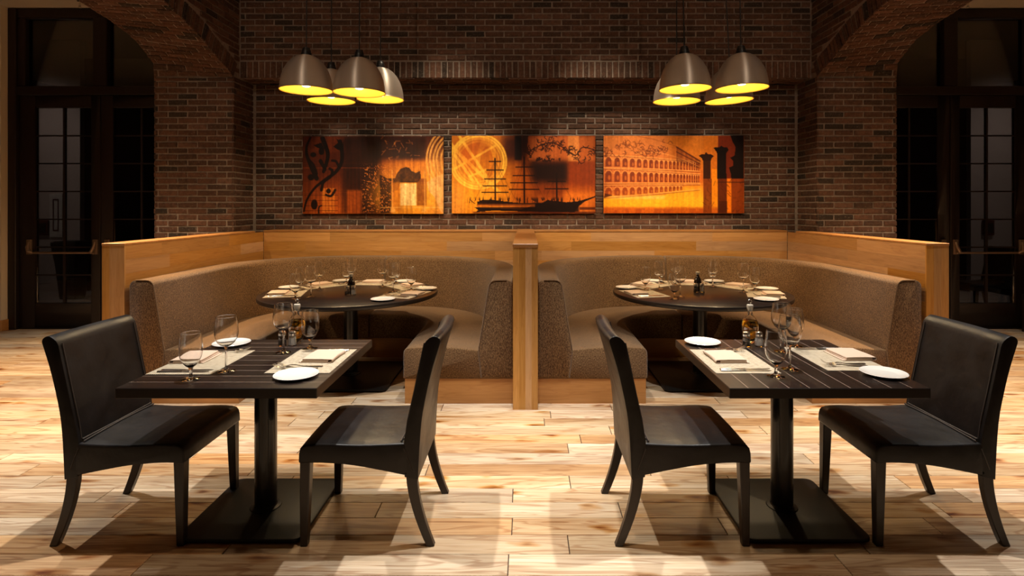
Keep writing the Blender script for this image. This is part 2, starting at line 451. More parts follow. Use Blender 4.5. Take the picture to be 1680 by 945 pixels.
def brick_area(mb, P, U, V, v_start=0.0, clamp=None, skip=None, du=0, soldier=False, backing=True):
    """running bond over u in [U0,U1], v in [V0,V1]"""
    a, b = (CO, .2) if soldier else (BL, CO)
    row = 0; v = v_start
    while v < V[1] - .012:
        v0, v1 = max(v, V[0]), min(v + b, V[1])
        if v1 - v0 > .012:
            u = U[0] - (a / 2 if (row % 2 and not soldier) else 0) - du
            while u < U[1] - .012:
                u0, u1 = max(u, U[0]), min(u + a, U[1])
                if u1 - u0 > .02 and not (skip and skip(u0, u1, v0, v1)):
                    brick(mb, P, u0 + (GAP / 2 if u0 > U[0] else -.002), u1 - (GAP / 2 if u1 < U[1] else -.002), v0 + GAP / 2, v1 - GAP / 2, clamp)
                u += a
        v += b; row += 1
    if backing:
        mb.poly([P(U[0], V[0], -.0105), P(U[1], V[0], -.0105), P(U[1], V[1], -.0105), P(U[0], V[1], -.0105)], tone=(.5, .5, 1))

YB, YH, YP = 6.78, 6.47, 6.33     # recess wall, header face, pier front
XI, XO = 3.26, 4.145              # pier inner and outer faces
ZS, ZT = 2.945, 4.85              # springing height, top of the brickwork

def wall_back():
    mb = MB()
    brick_area(mb, lambda u, v, d: (u, YB - d, v), (-3.22, 3.22), (1.0, 2.96), v_start=0)
    # header: soldier course at its foot, running bond above, underside
    brick_area(mb, lambda u, v, d: (u, YH - d, v), (-3.25, 3.25), (2.96, 3.165), v_start=2.96, soldier=True)
    brick_area(mb, lambda u, v, d: (u, YH - d, v), (-3.25, 3.25), (3.165, ZT), v_start=3.165, du=.06)
    brick_area(mb, lambda u, v, d: (u, v, 2.96 - d), (-3.25, 3.25), (YH, YB), v_start=YH)
    # solid core behind
    mb.box(-3.3, 3.3, YB + .011, 7.05, 0, 2.96, tone=(.5, .5, 1)); mb.box(-3.3, 3.3, YH + .0115, 7.05, 2.972, ZT, tone=(.5, .5, 1))
    return struct(mb.build('wall_back', 'brick', tone=True, weld=False, smooth=False), 'dark brick back wall with a deeper recess under a soldier course header', 'wall')
wall_back()

ARC_I = [(6.33, 2.945), (6.22, 3.0), (5.93, 3.10), (5.70, 3.20), (5.44, 3.275), (5.13, 3.35), (4.7, 3.41), (4.2, 3.43)]
ARC_O = [(6.33, 2.945), (6.31, 3.10), (6.0, 3.275), (5.70, 3.35), (5.43, 3.385), (5.27, 3.41), (4.8, 3.44), (4.2, 3.45)]
def sym(a): return a + [(8.4 - y, z) for y, z in reversed(a[:-1])]
ARC_I, ARC_O = sym(ARC_I), sym(ARC_O)
def resample(pts, n):
    L = [0]
    for p, q in zip(pts, pts[1:]): L.append(L[-1] + math.dist(p, q))
    out = []
    for k in range(n + 1):
        s = L[-1] * k / n
        for i in range(len(pts) - 1):
            if s <= L[i + 1] + 1e-9:
                t = (s - L[i]) / (L[i + 1] - L[i]); out.append(tuple(a + (b - a) * t for a, b in zip(pts[i], pts[i + 1]))); break
    return out, L[-1]
AI, LA = resample(ARC_I, 240); AO, _ = resample(ARC_O, 240)
def at(arr, s):
    x = max(0, min(.99999, s / LA)) * 240; i = int(x); t = x - i
    return arr[i][0] + (arr[i + 1][0] - arr[i][0]) * t, arr[i][1] + (arr[i + 1][1] - arr[i][1]) * t
def arc_z(arr, y):
    for (y0, z0), (y1, z1) in zip(arr, arr[1:]):
        if y1 <= y <= y0: return z0 + (z1 - z0) * (y0 - y) / max(1e-6, y0 - y1)
    return ZS

def brick_side(sg):
    mb = MB(); xi, xo = sg * XI, sg * XO
    # pier: front face, inner return, outer return, near pier out of view
    brick_area(mb, lambda u, v, d: (sg * u, YP - d, v), (XI, XO), (0, ZS), v_start=0, du=.03)
    brick_area(mb, lambda u, v, d: (xi - sg * d, u, v), (YP, YB + .01), (0, 2.96), v_start=0, du=.05)
    brick_area(mb, lambda u, v, d: (xo + sg * d, u, v), (YP, 7.04), (0, 3.92), v_start=0, du=.05)
    mb.box(min(xi, xo) + .011, max(xi, xo) - .011, YP + .011, 7.05, 0, ZT, tone=(.5, .5, 1))
    # soffit
    n = int(LA / CO)
    def PS(u, v, d):
        (yi, zi), (yo, zo) = at(AI, v), at(AO, v); k = (u - XI) / (XO - XI)
        return (sg * u, yi + (yo - yi) * k, zi + (zo - zi) * k - d)
    brick_area(mb, PS, (XI, XO), (0, LA), backing=False, du=.04)
    for k in range(60):
        a, b = LA * k / 60, LA * (k + 1) / 60
        mb.poly([PS(XI, a, -.0105), PS(XO, a, -.0105), PS(XO, b, -.0105), PS(XI, b, -.0105)], tone=(.5, .5, 1))
    # ring of soldiers on both faces, then coursed wall above
    RW = .205
    for face, arr in ((XI, AI), (XO, AO)):
        dirn = -1 if face == XI else 1
        def nrm(s):
            (y0, z0), (y1, z1) = at(arr, s - .03), at(arr, s + .03)
            t = Vector((y1 - y0, z1 - z0)).normalized(); return Vector((t.y, -t.x)) if (t.x < 0) else Vector((-t.y, t.x))
        def PR(u, v, d):
            y, z = at(arr, u); nn = nrm(u)
            if nn.y < 0: nn = -nn
            return (sg * (face + dirn * d), y + nn.x * v, z + nn.y * v)
        brick_area(mb, PR, (0, LA), (0, RW), soldier=True, backing=False)
        ring = []
        for k in range(81):
            p = PR(LA * k / 80, RW, 0); ring.append((p[1], p[2]))
        def top(y):
            zz = ZS
            for (y0, z0), (y1, z1) in zip(ring, ring[1:]):
                lo, hi = min(y0, y1), max(y0, y1)
                if lo <= y <= hi and hi > lo: zz = max(zz, z0 + (z1 - z0) * (y - y0) / (y1 - y0))
            return zz
        lim = 6.46 if face == XI else 7.04
        def clampf(u, v): return (u, max(v, top(u) + GAP * .6) if u < YP else v)
        def skipf(u0, u1, v0, v1):
            tt = max(top(u0), top(u1)) if u0 < YP else 0
            return v1 < tt + .012
        PF = lambda u, v, d: (sg * (face + dirn * d), u, v)
        brick_area(mb, PF, (1.2, lim), (ZS, ZT), v_start=ZS - .004, clamp=clampf, skip=skipf, backing=False)
        # mortar backing above the curve
        for k in range(80):
            a = at(arr, LA * k / 80); b = at(arr, LA * (k + 1) / 80)
            x = sg * (face - dirn * .0105)
            mb.poly([(x, a[0], a[1]), (x, b[0], b[1]), (x, b[0], ZT), (x, a[0], ZT)], tone=(.5, .5, 1))
        mb.poly([(sg * (face - dirn * .0105), YP, ZS), (sg * (face - dirn * .0105), lim, ZS), (sg * (face - dirn * .0105), lim, ZT), (sg * (face - dirn * .0105), YP, ZT)], tone=(.5, .5, 1))
    mb.box(min(xi, xo) + .011, max(xi, xo) - .011, 1.2, 2.07, 0, ZT, tone=(.5, .5, 1))
    nm = 'wall_left' if sg < 0 else 'wall_right'
    sd = 'left' if sg < 0 else 'right'
    return struct(mb.build(nm, 'brick', tone=True, weld=False, smooth=False), f'brick pier and segmental brick arch on the {sd} beside the dark doors', 'wall')
for sg in (-1, 1): brick_side(sg)

# ------------------------------------------------------------------ floor, ceilings, plain walls
def floor():
    mb = MB(); W = .143
    k0 = int((-2.0 - 2.474) / W) - 1
    for k in range(k0, 40):
        y0 = 2.474 + k * W
        if y0 > 6.98: break
        x = -9.0 + rnd.uniform(-1.4, 0)
        while x < 9.0:
            L = rnd.uniform(.75, 1.75); t = rt(); g = .0011; h = .0005
            x0, x1, ya, yb = x + g * 1.9, x + L - g * 1.9, y0 + g, min(y0 + W - g, 7.0)
            e = .0016
            mb.rings([[(x0, ya, -.006), (x1, ya, -.006), (x1, yb, -.006), (x0, yb, -.006)],
                      [(x0, ya, -.0016), (x1, ya, -.0016), (x1, yb, -.0016), (x0, yb, -.0016)],
                      [(x0 + e, ya + e, 0), (x1 - e, ya + e, 0), (x1 - e, yb - e, 0), (x0 + e, yb - e, 0)]], cap0=False, tone=t)
            x += L
    mb.box(-9.5, 9.5, -4.2, 7.0, -.12, -.005, mi=1)
    return struct(mb.build('floor', ['floor', 'gap'], tone=True, weld=False, smooth=False), 'honey coloured hickory plank floor with knots and dark streaks', 'floor')
floor()

def slab(name, x0, x1, y0, y1, z0, z1, m, label, cat):
    mb = MB(); mb.box(x0, x1, y0, y1, z0, z1); return struct(mb.build(name, m, smooth=False), label, cat)
slab('ceiling', -9.5, 9.5, -4.2, 7.1, 4.87, 5.0, 'ceil', 'flat cream ceiling over the dining bay', 'ceiling')
ZA = 3.92
slab('ceiling_left', -9.5, -XO - .03, -4.2, 6.93, ZA, ZA + .1, 'ceil', 'lower cream ceiling over the aisle by the doors, at the top left', 'ceiling')
slab('ceiling_right', XO + .03, 9.5, -4.2, 6.93, ZA, ZA + .1, 'ceil', 'lower cream ceiling over the aisle by the doors, at the top right', 'ceiling')
slab('wall_front', -9.5, 9.5, -4.3, -4.2, 0, 5, 'dimwall', 'dim wall behind the viewer', 'wall')
YD = 6.95
for sg, sd in ((-1, 'left'), (1, 'right')):
    mb = MB(); a, b = sorted((sg * 6.29, sg * 9.5))
    mb.box(a, b, 6.80, 7.15, 0, 5.0)
    struct(mb.build(f'wall_{"outer" if sg < 0 else "far"}_{sd}', 'cream', smooth=False), f'cream plaster wall edge at the far {sd} beside the door frame', 'wall')
    a, b = sorted((sg * 9.5, sg * 9.6))
    slab(f'wall_side_{sd}', a, b, -4.2, 7.15, 0, 5, 'dimwall', f'dim side wall off to the {sd}', 'wall')
    mb = MB(); a, b = sorted((sg * 6.275, sg * 9.45))
    mb.box(a, b, 6.782, 6.80, 0, .135)
    a, b = sorted((sg * 6.272, sg * 6.29))
    mb.box(a, b, 6.784, 6.93, 0, .134)
    struct(mb.build(f'baseboard_{sd}', 'plinth', bevel=.004, seg=1), f'stained wood baseboard along the cream wall at the {sd}', 'baseboard')
    mb = MB(); a, b = sorted((sg * 4.12, sg * 9.5))
    mb.box(a, b, 6.96, 7.15, 3.92, 5.0)
    struct(mb.build(f'wall_over_doors_{sd}', 'cream', smooth=False), f'wall strip above the {sd} double doors', 'wall')

# ------------------------------------------------------------------ double doors
def double_door(sg, idx):
    sd = 'left' if sg < 0 else 'right'
    root = struct(thing(f'door_{idx}', None, None), f'tall espresso double glass doors with transom lights at the far {sd}', 'door')
    X = lambda v: sg * v
    def bx(mb, xa, xb, y0, y1, z0, z1):
        a, b = sorted((X(xa), X(xb))); mb.box(a, b, y0, y1, z0, z1)
    fr = MB()
    bx(fr, 4.16, 4.215, 6.90, 7.02, 0, 3.91); bx(fr, 6.19, 6.288, 6.88, 7.02, 0, 3.91)
    bx(fr, 4.215, 6.19, 6.90, 7.02, 3.80, 3.91); bx(fr, 4.215, 6.19, 6.89, 7.02, 2.86, 2.965)
    bx(fr, 5.10, 5.27, 6.90, 7.02, 2.965, 3.80); bx(fr, 4.215, 6.19, 6.92, 7.02, 0, .012)
    bx(fr, 6.10, 6.19, 6.905, 7.015, 2.965, 3.80)
    fo = fr.build('door_frame', 'frame', root, bevel=.006, seg=1)
    for xa, xb in ((4.215, 5.10), (5.27, 6.10)):
        mb = MB(); bx(mb, xa + .002, xb - .002, 6.965, 6.971, 2.967, 3.798); mb.build('transom_pane', 'pane', root, smooth=False)
    for xa, xb, ga, gb in ((5.20, 6.185, 5.308, 5.995), (4.22, 5.19, 4.357, 5.044)):
        lf = MB(); z0, z1, za, zb = .014, 2.855, .316, 2.708
        y0, y1 = 6.93, 6.985
        bx(lf, xa, ga, y0, y1, z0, z1); bx(lf, gb, xb, y0, y1, z0, z1)
        bx(lf, ga, gb, y0, y1, z0, za); bx(lf, ga, gb, y0, y1, zb, z1)
        leaf = lf.build('door_leaf', 'frame', root, bevel=.004, seg=1)
        mu = MB(); mid = (ga + gb) / 2
        bx(mu, mid - .011, mid + .011, 6.94, 6.975, za, zb)
        for k in range(1, 7):
            z = za + (zb - za) * k / 7; bx(mu, ga, gb, 6.943, 6.972, z - .008, z + .008)
        mu.build('muntin', 'frame', leaf, smooth=False)
        pn = MB(); bx(pn, ga + .001, gb - .001, 6.955, 6.961, za + .001, zb - .001); pn.build('pane', 'pane', leaf, smooth=False)
        pb = MB(); zz = .935
        xs, xe = ga - .06, gb + .06
        pb.tube([(X(xs), 6.90, zz), (X(xe), 6.90, zz)], .013, 10)
        for q in (xs, xe):
            s = 1 if q == xs else -1
            pb.tube([(X(q + s * .055), 6.90, zz), (X(q + s * .02), 6.875, zz + .02), (X(q), 6.89, zz + .07), (X(q), 6.91, zz + .13)], [.013, .018, .02, .016], 10)
            a, b = sorted((X(q - .028), X(q + .028))); pb.box(a, b, 6.905, 6.93, zz - .02, zz + .16)
        pb.build('panic_bar', 'brass', leaf, bevel=.002, seg=1)
    return root
double_door(-1, 1); double_door(1, 2)

# vestibules seen through the glass
for sg, sd in ((-1, 'left'), (1, 'right')):
    a, b = sorted((sg * 3.4, sg * 11))
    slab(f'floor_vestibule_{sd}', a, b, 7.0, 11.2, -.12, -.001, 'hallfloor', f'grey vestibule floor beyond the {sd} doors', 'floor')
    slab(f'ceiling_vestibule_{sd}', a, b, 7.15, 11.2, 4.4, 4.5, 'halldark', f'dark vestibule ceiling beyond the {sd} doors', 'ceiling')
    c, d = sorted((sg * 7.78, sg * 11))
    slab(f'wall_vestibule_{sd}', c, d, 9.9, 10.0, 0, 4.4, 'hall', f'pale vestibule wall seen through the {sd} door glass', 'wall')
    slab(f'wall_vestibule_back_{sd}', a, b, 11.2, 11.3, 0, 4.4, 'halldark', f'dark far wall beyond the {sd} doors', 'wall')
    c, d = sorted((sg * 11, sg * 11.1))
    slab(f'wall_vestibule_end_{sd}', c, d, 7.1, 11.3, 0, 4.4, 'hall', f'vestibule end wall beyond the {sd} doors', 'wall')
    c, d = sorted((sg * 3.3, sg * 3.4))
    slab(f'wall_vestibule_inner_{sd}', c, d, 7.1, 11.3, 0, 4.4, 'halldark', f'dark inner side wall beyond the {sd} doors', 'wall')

def hall_point(px, py, Y): return (px - CX) * Y / F, H - (py - CY) * Y / F
t = thing('notice_frame', 'framed white notice with a red bar on the wall beyond the left doors', 'notice', (0, 0, 0))
x0, zt = hall_point(83, 318, 9.9); x1, zb = hall_point(104, 389, 9.9)
mb = MB(); mb.box(x0, x1, 9.875, 9.9, zb, zt); mb.build('backing', 'white', t, bevel=.004, seg=1)
mb = MB(); xm = (x0 + x1) / 2
for a, b, c, d in ((xm - .05, xm - .035, zb + .12, zt - .1), (xm + .035, xm + .05, zb + .12, zt - .1), (xm - .05, xm + .05, zb + .11, zb + .13), (xm - .05, xm + .05, zt - .11, zt - .09)):
    mb.box(a, b, 9.868, 9.876, c, d)
mb.build('red_outline', 'redbox', t)
for px0, px1, nm in ((61, 81, 'left'), (1611, 1629, 'right')):
    x0, zt = hall_point(px0, 361, 9.9); x1, zb = hall_point(px1, 386, 9.9)
    t = thing('alarm_box', f'small dark red box on the wall beyond the {nm} doors', 'alarm box')
    mb = MB(); mb.box(x0, x1, 9.86, 9.9, zb, zt); mb.build('case', 'redbox', t, bevel=.01)
    mb = MB(); mb.box(x0 + .03, x1 - .03, 9.85, 9.862, zb + .05, zt - .05); mb.build('cover', 'black', t, bevel=.004)
t = thing('planter', 'tall dark tapered planter standing beyond the left door glass', 'planter', (-7.35, 9.2, 0))
mb = MB(); mb.rings([[(-a, -a, z), (a, -a, z), (a, a, z), (-a, a, z)] for a, z in ((.12, 0), (.16, .55), (.2, .88), (.2, .92))]); mb.build('pot', 'planter', t, bevel=.01)
mb = MB(); mb.box(-.17, .17, -.17, .17, .92, .935); mb.build('soil', 'black', t)

# sprinklers on the aisle ceilings
for px, sd in ((131, 'left'), (1588, 'right')):
    x = (px - CX) * 6.67 / F
    t = thing('sprinkler', f'small ceiling sprinkler above the doors at the top {sd}', 'sprinkler', (x, 6.67, ZA))
    mb = MB(); mb.lathe([(.03, 0), (.03, -.006), (.012, -.012), (.011, -.06), (.016, -.065), (.0, -.066)], 16); mb.build('body', 'steel', t)
    mb = MB(); mb.lathe([(.0, -.092), (.024, -.092), (.024, -.096), (.0, -.097)], 16); mb.tube([(-.014, 0, -.06), (-.016, 0, -.08), (-.004, 0, -.093)], .003, 6); mb.tube([(.014, 0, -.06), (.016, 0, -.08), (.004, 0, -.093)], .003, 6); mb.build('deflector', 'steel', t)

# ------------------------------------------------------------------ oak partitions
ZW = 1.228; YW = 6.5
def boards(mb, P, U, V, h=.108):
    v = V[1]
    k = 0
    while v > V[0] + .005:
        v0 = max(V[0], v - h); u = U[0] - rnd.uniform(0, 1.2)
        while u < U[1]:
            L = rnd.uniform(.9, 1.9); a, b = max(u, U[0]), min(u + L, U[1])
            if b - a > .01:
                t = rt(); e = .0007
                c = [(a, v0 + e), (b, v0 + e), (b, v), (a, v)]
                mb.rings([[P(*q, -.012) for q in c], [P(*q, 0) for q in c]], cap0=False, tone=t)
            u += L
        v -= h

def back_panel(sg):
    sd = 'left' if sg < 0 else 'right'
    root = thing('back_panel', f'low oak board panel behind the {sd} booth below the brick wall', 'wood panel', (0, 0, 0), group=None)
    a, b = sorted((sg * .09, sg * 3.0))
    mb = MB(); boards(mb, lambda u, v, d: (u, YW - d, v), (a, b), (0, ZW - .02)); mb.box(a, b, YW + .012, YB - .03, 0, ZW - .02)
    mb.build('boards', 'oak', root, tone=True, weld=False, smooth=False)
    mb = MB(); mb.box(a, b, YW - .006, YB - .006, ZW - .019, ZW); mb.build('cap', 'cap', root, bevel=.003, seg=1)
back_panel(-1); back_panel(1)

def wing(sg):
    sd = 'left' if sg < 0 else 'right'
    root = thing('wing_partition', f'low oak partition running back to the brick pier, outer side of the {sd} booth', 'partition')
    yf, yb = 4.34, 6.31
    xi = lambda y: sg * (3.07 + (3.005 - 3.07) * (y - yf) / (YW - yf))
    xo = lambda y: xi(y) + sg * .172
    mb = MB()
    boards(mb, lambda u, v, d: (xi(u) - sg * d, u, v), (yf + .012, YW), (0, ZW - .02), .108)
    boards(mb, lambda u, v, d: (xo(u) + sg * d, u, v), (yf + .012, yb), (0, ZW - .02), .108)
    mb.rings([[(xi(y) + sg * .012, y, z), (xo(y) - sg * .012, y, z), (xo(y2) - sg * .012, y2, z), (xi(y2) + sg * .012, y2, z)] for z in (0, ZW - .02) for y, y2 in ((yf + .03, yb),)])
    mb.build('boards', 'oaky', root, tone=True, weld=False, smooth=False)
    mb = MB(); a, b = sorted((xi(yf), xo(yf))); n = 3
    for k in range(n):
        u0 = a + (b - a) * k / n; u1 = a + (b - a) * (k + 1) / n
        mb.box(u0, u1, yf, yf + .03, 0, ZW - .02, tone=rt())
    mb.build('end_board', 'oakz', root, tone=True, weld=False, smooth=False)
    mb = MB(); mb.rings([[(xi(yf) - sg * .003, yf - .003, z), (xo(yf) + sg * .003, yf - .003, z), (xo(yb) + sg * .003, yb, z), (xi(yb) - sg * .003, yb, z)] for z in (ZW - .0195, ZW)])
    mb.build('cap', 'cap', root, bevel=.003, seg=1)
wing(-1); wing(1)

root = thing('centre_partition', 'low oak partition with a broad square end post between the two booths', 'partition')
mb = MB()
boards(mb, lambda u, v, d: (-.085 - d, u, v), (4.25, YW), (0, ZW - .02)); boards(mb, lambda u, v, d: (.085 + d, u, v), (4.25, YW), (0, ZW - .02))
mb.box(-.074, .074, 4.25, YB - .03, 0, ZW - .02)
mb.build('boards', 'oaky', root, tone=True, weld=False, smooth=False)
mb = MB()
for k in range(4): mb.box(-.0925 + .04625 * k, -.0925 + .04625 * (k + 1), 4.21, 4.262, 0, ZW - .022, tone=rt())
mb.build('end_post', 'oakz', root, tone=True, weld=False, smooth=False)
mb = MB(); mb.box(-.095, .095, 4.206, YB - .02, ZW - .0215, ZW + .004); mb.build('cap', 'cap', root, bevel=.003, seg=1)

# ------------------------------------------------------------------ booths
def rounded(pts, r, n=4):
    """round every corner of a closed 2-D polygon; r scalar or list"""
    out = []; N_ = len(pts)
    for i, p in enumerate(pts):
        ri = r[i] if isinstance(r, (list, tuple)) else r
        a, b = Vector(pts[i - 1]), Vector(pts[(i + 1) % N_]); p = Vector(p)
        if ri <= 0: out.append(tuple(p)); continue
        da, db = (a - p), (b - p); m = min(da.length, db.length) * .49
        q = min(ri, m); p0 = p + da.normalized() * q; p1 = p + db.normalized() * q
        for k in range(n + 1):
            t = k / n; out.append(tuple(p0 * (1 - t) ** 2 + p * 2 * t * (1 - t) + p1 * t * t))
    return out

def booth(cx, side):
    root = thing('banquette_booth', f'curved brown tweed banquette booth wrapping the {side} round table', 'booth', (cx, 0, 0), group=None)
    yf, ybk, hw, r0 = 4.335, 5.645, .625, .35
    def path(s):
        """plan polyline of the offset curve s outwards, right end -> centre -> left end"""
        r = r0 + s; xc, yc = hw - r0, ybk - r0; P = []
        for k in range(9): P.append((hw + s, yf + (yc - yf) * k / 8))
        for k in range(1, 17):
            a = PI / 2 * k / 16; P.append((xc + r * math.cos(a), yc + r * math.sin(a)))
        for k in range(1, 5): P.append((xc * (1 - k / 4), yc + r))
        return P
    def sweep(sec, mirror, y_in=0.0, shrink=.012):
        mb = MB()
        cols = [path(s) for s, z in sec]
        n = len(cols[0]); sg = -1 if mirror else 1
        rings = []
        cs = sum(s for s, z in sec) / len(sec); cz = sum(z for s, z in sec) / len(sec)
        def shr(s, z, e):
            d = Vector((s - cs, z - cz)); l = d.length
            return (s - d.x / max(l, 1e-6) * e, z - d.y / max(l, 1e-6) * e) if l > e else (s, z)
        for e, dy in ((shrink, 0), (shrink * .3, shrink * .3)):
            R = []
            for s, z in sec:
                s2, z2 = shr(s, z, e); R.append((sg * (hw + s2), yf + y_in + dy, z2))
            rings.append(R)
        for k in range(1 if False else 0, n):
            R = []
            for c, (s, z) in zip(cols, sec):
                x, y = c[k]; y = max(y, yf + y_in + shrink * 1.0 + .0001 * k); R.append((sg * x, y, z))
            rings.append(R)
        # last ring sits on the centre seam: round it over
        last = rings[-1]; rings[-1] = [(p[0] + sg * .016, p[1], p[2]) for p in last]
        R = []
        for p, (s, z) in zip(last, sec):
            s2, z2 = shr(s, z, shrink); R.append((sg * .003, p[1] + (s2 - s), z2))
        rings.append(R)
        mb.rings(rings)
        return mb
    seat_sec = rounded([(0, .192), (0, .425), (.30, .438), (.66, .40), (.66, .192)], [.01, .05, .3, .02, .01], 5)
    back_sec = rounded([(.60, .192), (.575, .40), (.665, .945), (.843, .945), (.843, .192)], [.01, .03, .05, .05, .01], 5)
    pl_sec = [(.012, .0), (.012, .19), (.843, .19), (.843, 0)]
    for mir in (False, True):
        o = sweep(seat_sec, mir, 0.0).build('seat', 'fabric', root, angle=60)
        ol = sweep(back_sec, mir, -.006, .016).build('backrest', 'fabric', root, angle=60)
        sg = -1 if mir else 1
        # piping along the end outline of the backrest and the seat
        mb = MB(); pts = [(sg * (hw + s), yf - .003, z) for s, z in back_sec if z > .2 and s < .8]
        mb.tube(pts, .005, 6); mb.build('piping', 'piping', ol)
    mb = MB()
    for sg in (1, -1):
        cols = [path(s) for s, z in pl_sec]
        rings = []
        for k in range(len(cols[0])):
            rings.append([(sg * c[k][0], c[k][1] + (.006 if k == 0 else 0), z) for c, (s, z) in zip(cols, pl_sec)])
        mb.rings(rings)
    mb.build('plinth', 'plinth', root, angle=30)
    return root
BX = 1.56
booth(-BX, 'left'); booth(BX, 'right')

# ------------------------------------------------------------------ chairs
def lerp_path(pts, z):
    for (z0, x0), (z1, x1) in zip(pts, pts[1:]):
        if min(z0, z1) <= z <= max(z0, z1): return x0 + (x1 - x0) * (z - z0) / (z1 - z0)
    return pts[-1][1]

def make_chair():
    root = thing('dining_chair', 'chair', 'chair')
    C0 = .275     # local origin: centre of the leg square; profile x measured from the rear foot
    hw = .25
    def slabp(prof, w_of, name, bevel, seg):
        mb = MB(); nY = 6; R = []
        for k in range(nY + 1):
            u = -1 + 2 * k / nY
            R.append([(x - C0 + w_of(x, z, u)[0], u * hw * w_of(x, z, u)[2], z + w_of(x, z, u)[1]) for x, z in prof])
        mb.rings(R)
        return mb.build(name, 'leather', root, bevel=bevel, seg=seg, angle=50, bevel_angle=50)
    seat_prof = rounded([(.10, .315), (.105, .462), (.30, .452), (.50, .460), (.588, .452), (.592, .372), (.50, .375), (.36, .366), (.22, .340)],
                        [0, .02, .1, .08, .035, .012, .05, .1, .06], 3)
    slabp(seat_prof, lambda x, z, u: (0, (.008 * (1 - u * u) if z > .43 else 0), 1), 'seat', .011, 3)
    back_prof = rounded([(.058, .300), (.118, .312), (.122, .475), (.070, .72), (.030, .915), (-.012, .945), (-.046, .925), (.0, .78), (.042, .58), (.052, .44)],
                        [.004, .004, .03, .2, .03, .02, .03, .15, .15, .1], 3)
    bk = slabp(back_prof, lambda x, z, u: (-.012 * (1 - u * u) * max(0, min(1, (z - .5) / .3)), 0, 1.0 + .012 * max(0, (z - .5))), 'backrest', .013, 3)
    mb = MB()
    for s in (-1, 1):
        pts = [(.118, .46), (.104, .56), (.075, .69), (.05, .81), (.03, .905)]
        mb.tube([(x - C0 + .004, s * (hw - .020) * (1 + .012 * max(0, z - .5)), z) for x, z in pts], .0028, 5)
        mb.tube([(.122 - C0, s * (hw + .0005), .44), (.105 - C0, s * (hw + .0005), .40), (.085 - C0, s * (hw + .0005), .345)], .0022, 5)
    mb.tube([(.124 - C0, -hw + .02, .474), (.123 - C0, 0, .472), (.124 - C0, hw - .02, .474)], .004, 6)
    mb.tube([(.136 - C0, -hw + .012, .468), (.134 - C0, 0, .473), (.136 - C0, hw - .012, .468)], .0035, 6)
    mb.build('stitched_seam', 'stitch', bk)
    for s in (-1, 1):
        mb = MB(); R = []
        for z, wd in ((.378, .046), (.2, .040), (.004, .033), (0, .031)):
            x1 = .586 - C0; x0 = x1 - wd; y1 = s * (hw - .004); y0 = y1 - s * wd
            R.append([(x0, y0, z), (x1, y0, z), (x1, y1, z), (x0, y1, z)])
        mb.rings(R); mb.build('leg', 'legwood', root, bevel=.003, seg=1)
        mb = MB(); R = []
        for k in range(9):
            z = .325 * (1 - k / 8); tt = 1 - z / .325
            xc = .088 - .085 * tt ** 1.7; wd = .05 - .014 * tt
            y1 = s * (hw - .004); y0 = y1 - s * .032
            R.append([(xc - wd / 2 - C0, y0, z), (xc + wd / 2 - C0, y0, z), (xc + wd / 2 - C0, y1, z), (xc - wd / 2 - C0, y1, z)])
        mb.rings(R); mb.build('leg', 'legwood', root, bevel=.003, seg=1)
    return root
chair = make_chair()
CHY = 2.772
place(chair, (-1.835, CHY, 0), 0, 'black leather dining chair on the outer, wall side of the left square table', 'chair', 'leather chairs at the square tables')
place(chair, (-.695, CHY, 0), PI, 'black leather dining chair on the centre side of the left square table', 'chair', 'leather chairs at the square tables')
place(chair, (.69, CHY, 0), 0, 'black leather dining chair on the centre side of the right square table', 'chair', 'leather chairs at the square tables')
place(chair, (1.875, CHY, 0), PI, 'black leather dining chair on the outer, wall side of the right square table', 'chair', 'leather chairs at the square tables')
place(chair, (6.27, 6.56, 0), PI, 'dark chair beside the right door frame, cut by the right picture edge', 'chair')
place(chair, (6.27, 7.75, 0), PI, 'dark chair in the vestibule, seen through the right door glass', 'chair')

# ------------------------------------------------------------------ tables
def square_table(cx, cy, w, d, lines_along_x, base_c, label):
    root = thing('square_table', label, 'table', (cx, cy, 0))
    mb = MB(); a, b = (w, d) if lines_along_x else (d, w)
    mb.box(-a / 2, a / 2, -b / 2, b / 2, .706, .75)
    top = mb.build('tabletop', ['top_lines', 'edge'], root, bevel=.0025, seg=1)
    for p in top.data.polygons: p.material_index = 0 if p.normal.z > .9 else 1
    if not lines_along_x: top.rotation_euler = (0, 0, PI / 2)
    bx_, by_ = base_c[0] - cx, base_c[1] - cy
    mb = MB(); mb.lathe([(.052, .02), (.052, .69)], 32, bx_, by_); mb.build('column', 'post', root)
    mb = MB(); mb.lathe([(.075, .024), (.072, .03), (.056, .034), (.052, .04)], 32, bx_, by_); mb.build('collar', 'iron', root)
    mb = MB(); mb.box(bx_ - .16, bx_ + .16, by_ - .03, by_ + .03, .69, .706); mb.box(bx_ - .03, bx_ + .03, by_ - .16, by_ + .16, .69, .7055); mb.build('mounting_plate', 'iron', root, bevel=.003, seg=1)
    hb = .283
    sq = rounded([(-hb, -hb), (hb, -hb), (hb, hb), (-hb, hb)], .045, 6)
    mb = MB(); mb.rings([[(bx_ + x, by_ + y, z) for x, y in sq] for z in (.010, .026)]); mb.build('base_plate', 'iron', root, bevel=.003, seg=2)
    for sx in (-1, 1):
        for sy in (-1, 1):
            mb = MB(); mb.lathe([(.017, 0), (.017, .011)], 14, bx_ + sx * .235, by_ + sy * .235); mb.build('foot', 'black', root)
    return root
TL = square_table(-1.307, 2.824, .853, .862, True, (-1.292, 2.822), 'dark wood square pedestal table on the left, grain lines running crosswise')
TR = square_table(1.287, 2.824, .851, .862, False, (1.277, 2.822), 'dark wood square pedestal table on the right, grain lines running front to back')

